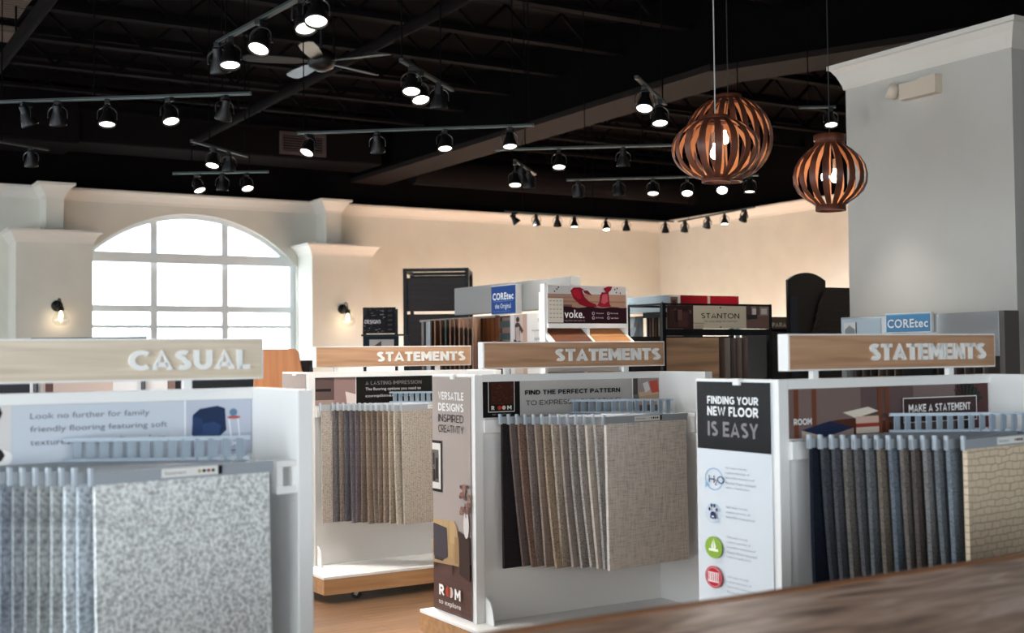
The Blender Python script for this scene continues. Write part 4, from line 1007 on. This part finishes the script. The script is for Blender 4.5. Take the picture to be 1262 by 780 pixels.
pr = Print(.30, .8, '#65696e', .004); pr.poly([(.2, 0), (.6, 0), (.4, .25), (.1, .3)], '#a9b4bc'); pr.ell(.5, .2, .2, .08, '#8d99a3'); pr.poly([(.4, .3), (.8, .05), (.9, .5)], '#50565e'); pr.build('side_picture', t, (.02, .72, 1.1), (0, 0, -PI/2))
for i, c_ in enumerate(['#5d4a42', '#6d5a50', '#857066', '#4d3c36', '#9b8a7e']):
    o = MB().box(0, 0, -1.2, .35, .016, 0, 0, .003).build('plank_sample', wood('plank_'+c_, mixc(c_, .8), c_, mixc(c_, 1.15), 'z'), None, (7.075, 9.2-i*.045, 1.88), (0, 0, .2))
    tag(o, 'brown plank sample, %s from left under the pale blue header' % ORD[i], 'plank sample', 'plank samples under the pale blue header')
MB().box(.02, .1, 1.88, .06, .42, 1.93).build('hanging_rail', BLACKM, t)

# black framed stand with the cream name header
t = thing('flooring_stand', 'black framed flooring stand with cream name plate between two room photos', 'flooring stand', (5.33, 6.76, 0))
sw = 1.03
for x in (0, sw-.03):
    for y in (0, .42): MB().box(x, y, 0, x+.03, y+.03, 1.9).build('post', BLACKM, t)
for bx in ((.03, .003, 1.885, sw-.03, .02, 1.899), (.03, .43, 1.885, sw-.03, .447, 1.899), (.03, -.002, 1.67, sw-.03, .05, 1.715), (.003, .03, 1.885, .02, .42, 1.899), (sw-.02, .03, 1.885, sw-.003, .42, 1.899), (.03, .003, .05, sw-.03, .447, .1)): MB().box(*bx).build('rail', BLACKM, t)
MB().box(.03, .42, .1, sw-.03, .44, 1.67).build('back_panel', mat('#1b1718', .6), t)
hw = .95
pr = Print(hw, .165, '#4a3733', .005)
pr.rect(0, 0, .245, 1, '#35211f')
for i in range(26): pr.k = 2+i*.05; pr.rect(.01+.2*random.random(), .1+.75*random.random(), .02+.22*random.random(), .15+.8*random.random(), random.choice(['#4b2e2a', '#2a1b1a', '#5e453e', '#3a2825']))
pr.k = 3; pr.rect(.245, .0, .77, 1, '#c6b9a2'); pr.text(.32, .32, .70, .55, 'STANTON', '#2d2724', .012); pr.text(.345, .64, .68, .72, 'THE GOOD BENEATH YOUR FEET', '#5a5049', .0); pr.ell(.51, .07, .008, .04, '#2d2724', 8); pr.ell(.51, .93, .008, .04, '#6d6258', 8); pr.rect(.245, .75, .35, .77, '#2d2724'); pr.rect(.26, .8, .34, .97, '#b3a690')
pr.rect(.77, 0, 1, 1, '#8b756b'); pr.rect(.77, .0, .82, .55, '#4c3b3a'); pr.rect(.87, .0, .905, .4, '#594744'); pr.rect(.83, .1, .87, .4, '#cfc4ba'); pr.rect(.92, .1, .98, .35, '#c5b9b0'); pr.poly([(.77, .45), (1, .4), (1, 1), (.77, 1)], '#6d524b'); pr.poly([(.77, .38), (.88, .36), (.88, .55), (.77, .6)], '#332a2c')
pr.rect(.60, .97, .9, 1.03, '#1e7a66')
pr.build('header_print', t, (.04, -.004, 1.718))
def board_on_stand(x, w, c_, z1, ang, lab, ax='x', z0=.12, yy=6.80, g='board samples in the black framed stand'):
    o = MB().box(0, 0, z0, w, .014, z1, 0, .003).build('floor_board_sample', wood('stand_'+c_+ax, mixc(c_, .8), c_, mixc(c_, 1.12), ax, 2), None, (5.33+x, yy, 0), (0, 0, ang)); tag(o, lab, 'floor sample', g)
board_on_stand(.06, .50, '#b08b6c', 1.655, .03, 'wide pale oak floor board sample in the black framed stand')
for i, (x, c_) in enumerate(((.575, '#6b3f2c'), (.63, '#5a4337'), (.685, '#7d7268'), (.74, '#4a3c36'), (.80, '#5b4a40'), (.86, '#503e36'))):
    board_on_stand(x-.13, .30, c_, 1.655, -1.0, 'dark floor board sample, %s from left beside the pale oak board' % ORD[i], 'z', yy=7.13)

# small taupe name board behind
q = atz(946, 391, 1.90)
t = thing('flooring_stand', 'dark stand with a small taupe name board left of the arched black one', 'flooring stand', (q.x, q.y, 0))
MB().box(0, .0, 0, .9, .4, 1.78).build('body', mat('#1d1a1b', .6), t)
pr = Print(.55, .15, '#6a5d50', .02); pr.text(.11, .40, 1.05*.9, .68, 'PARAMOUNT', '#efe9e0', .03); pr.build('name_board', t, (.0, 0, 1.755))

# arched black fixture
q = atz(967, 345, 2.2)
t = thing('flooring_stand', 'black stand with an arched top left of the grey column', 'flooring stand', (7.875, 8.15, 0))
mb = MB(); aw = .47
poly = [(0, 0), (aw, 0)]+[(aw/2+aw/2*math.cos(PI*i/14), 2.2+.075*math.sin(PI*i/14)) for i in range(0)]+[(aw-aw*i/14, 2.2+.07*(1-(1-2*i/14)**2)) for i in range(15)]
mb.prism(poly, lambda u, v, h: (u, h, v), 0, .03); mb.build('arched_panel', mat('#0b0a0b', .35), t)
MB().box(aw, .0, 0, aw+.35, .06, 2.14).build('side_wing', mat('#0e0c0d', .35), t)
MB().box(.02, -.012, 0, .10, 0, 2.05).build('edge_strip', mat('#152032', .4), t)
mb = MB()
for i in range(6):
    z = 1.62+i*.085; mb.bar((.20+.03*i, -.02, z-.1), (.34+.02*i, -.02, z+.05), .01, .02); mb.bar((.34+.02*i, -.02, z+.05), (aw+.3, -.02, z+.05), .01, .012)
mb.build('rack_wires', mat('#3a3133', .35, .5), t)

# grey glossy display by the column
t = thing('flooring_display', 'grey glossy flooring display with light blue sign against the column', 'flooring display', (7.3, 6.97, 0), -PI/2)
GLG = mat('#8d8f90', .12)
W7 = 6.97-5.5
MB().box(0, 0, 1.50, W7, .06, 1.815, 0, .004).build('header_panel', GLG, t)
MB().box(W7+.001, -.002, 0, W7+.045, .16, 1.818, 0, .004).build('side_panel', mat('#5d5753', .5), t); MB().box(0, 0, 0, .05, .45, 1.5).build('side_panel', GLG, t)
MB().box(0, .43, 0, W7-.3, .45, 1.5).build('back_panel', mat('#3c3634', .6), t); MB().box(0, 0, 0, W7, .16, .1).build('base', GLG, t)
def l7(px): return 6.97-atx(px, 400, 7.3).y
s = MB().box(l7(1095), -.03, 1.68, l7(1151), 0, 1.828, 0, .003).build('blue_sign', WHITE, t)
pr = Print(l7(1150)-l7(1096), .135, '#5b97c4', .003); pr.text(.04, .30, .97, .80, 'COREtec', '#1d3f6b', .07); pr.text(.03, .28, .96, .78, 'COREtec', '#f2f5f8', .045); pr.rect(0, .0, 1, .06, '#8bbad9'); pr.build('sign_print', s, (l7(1096), -.034, 1.686))
pr = Print(l7(1086)-l7(1038), .14, '#b9c9d4', .003); pr.rect(.05, .2, .36, .95, '#dcdcda'); pr.poly([(.08, .6), (.2, .35), (.34, .6), (.34, .9), (.08, .9)], '#8a8f92'); pr.rect(.36, .2, .39, .9, '#33383c'); pr.build('header_print', t, (l7(1038), -.004, 1.66))
for i in range(16):
    c_ = ['#4a3e38', '#5d4c42', '#3a3230', '#6a5a50'][i % 4]
    o = MB().box(0, 0, .15, .12, .014, 1.47, 0, .003).build('plank_sample', wood('plank7_'+c_, mixc(c_, .8), c_, mixc(c_, 1.15), 'z'), None, (7.33, 6.97-.12-i*.08, 0), (0, 0, .12))
    tag(o, 'dark plank sample standing in the grey glossy display by the column', 'plank sample', 'plank samples in the grey glossy display')
pr = Print(.28, .3, '#17171a', .004); pr.text(.15, .08, .75, .2, 'Fit For', '#e8e8e8', .0); pr.build('fit_sign', t, (l7(1112), -.004, 1.20+.02))

# wood kiosk behind the casual sign
q = atD(270, 440, 9.3)
t = thing('wood_counter', 'orange wood counter end with a slanted corner below the arched window', 'counter', (q.x, q.y, 0), -A0)
ORW = wood('orange_wood', '#94603c', '#a46b43', '#b0764c', 'z', 3)
mb = MB(); mb.prism([(0, 0), (.66, 0), (.66, 1.33), (.63, 1.44), (.60, 1.585), (.575, 1.61), (0, 1.61)], lambda u, v, h: (u, h, v), 0, .04); mb.build('end_panel', ORW, t)
MB().box(.02, .04, .1, .62, .6, 1.3).build('body', mat('#3a2c26', .6), t)
MB().box(.0, .04, 1.3, .66, .6, 1.34).build('top', ORW, t)
MB().box(.58, .1, 1.34, .67, .3, 1.52, 0, .01).build('device', BLACKM, t, label='small black device on the counter')
# low board rack seen in the slot under the casual sign
q = atD(30, 415, 7.0)
t = thing('board_rack', 'low rack of dark and pink boards behind the casual sign', 'rack', (q.x, q.y, 0), -A0)
mb = MB(); mb.box(.04, 0, 1.655, .70, .02, 1.675); mb.box(.05, 0, 0, .07, .02, 1.66); mb.box(.67, 0, 0, .69, .02, 1.66); mb.build('frame', mat('#3a3c42', .5), t)
pr = Print(1.5, .5, '#d8d0cc', .01); pr.rect(0, 0, .14, 1, '#1a1820'); pr.rect(.19, 0, .46, 1, '#c4aa9c'); pr.rect(.2, 0, .23, 1, '#5a3a34'); pr.rect(.67, 0, .70, 1, '#7d6256'); pr.rect(.70, 0, 1, 1, '#121013'); pr.poly([(.8, .05), (.9, .2), (.91, .2), (.82, .05)], '#c9b79c'); pr.build('board_print', t, (-.19, .03, 1.08))
MB().box(-.2, .05, 0, 1.3, .35, 1.1).build('cabinet', WHITE2, t)
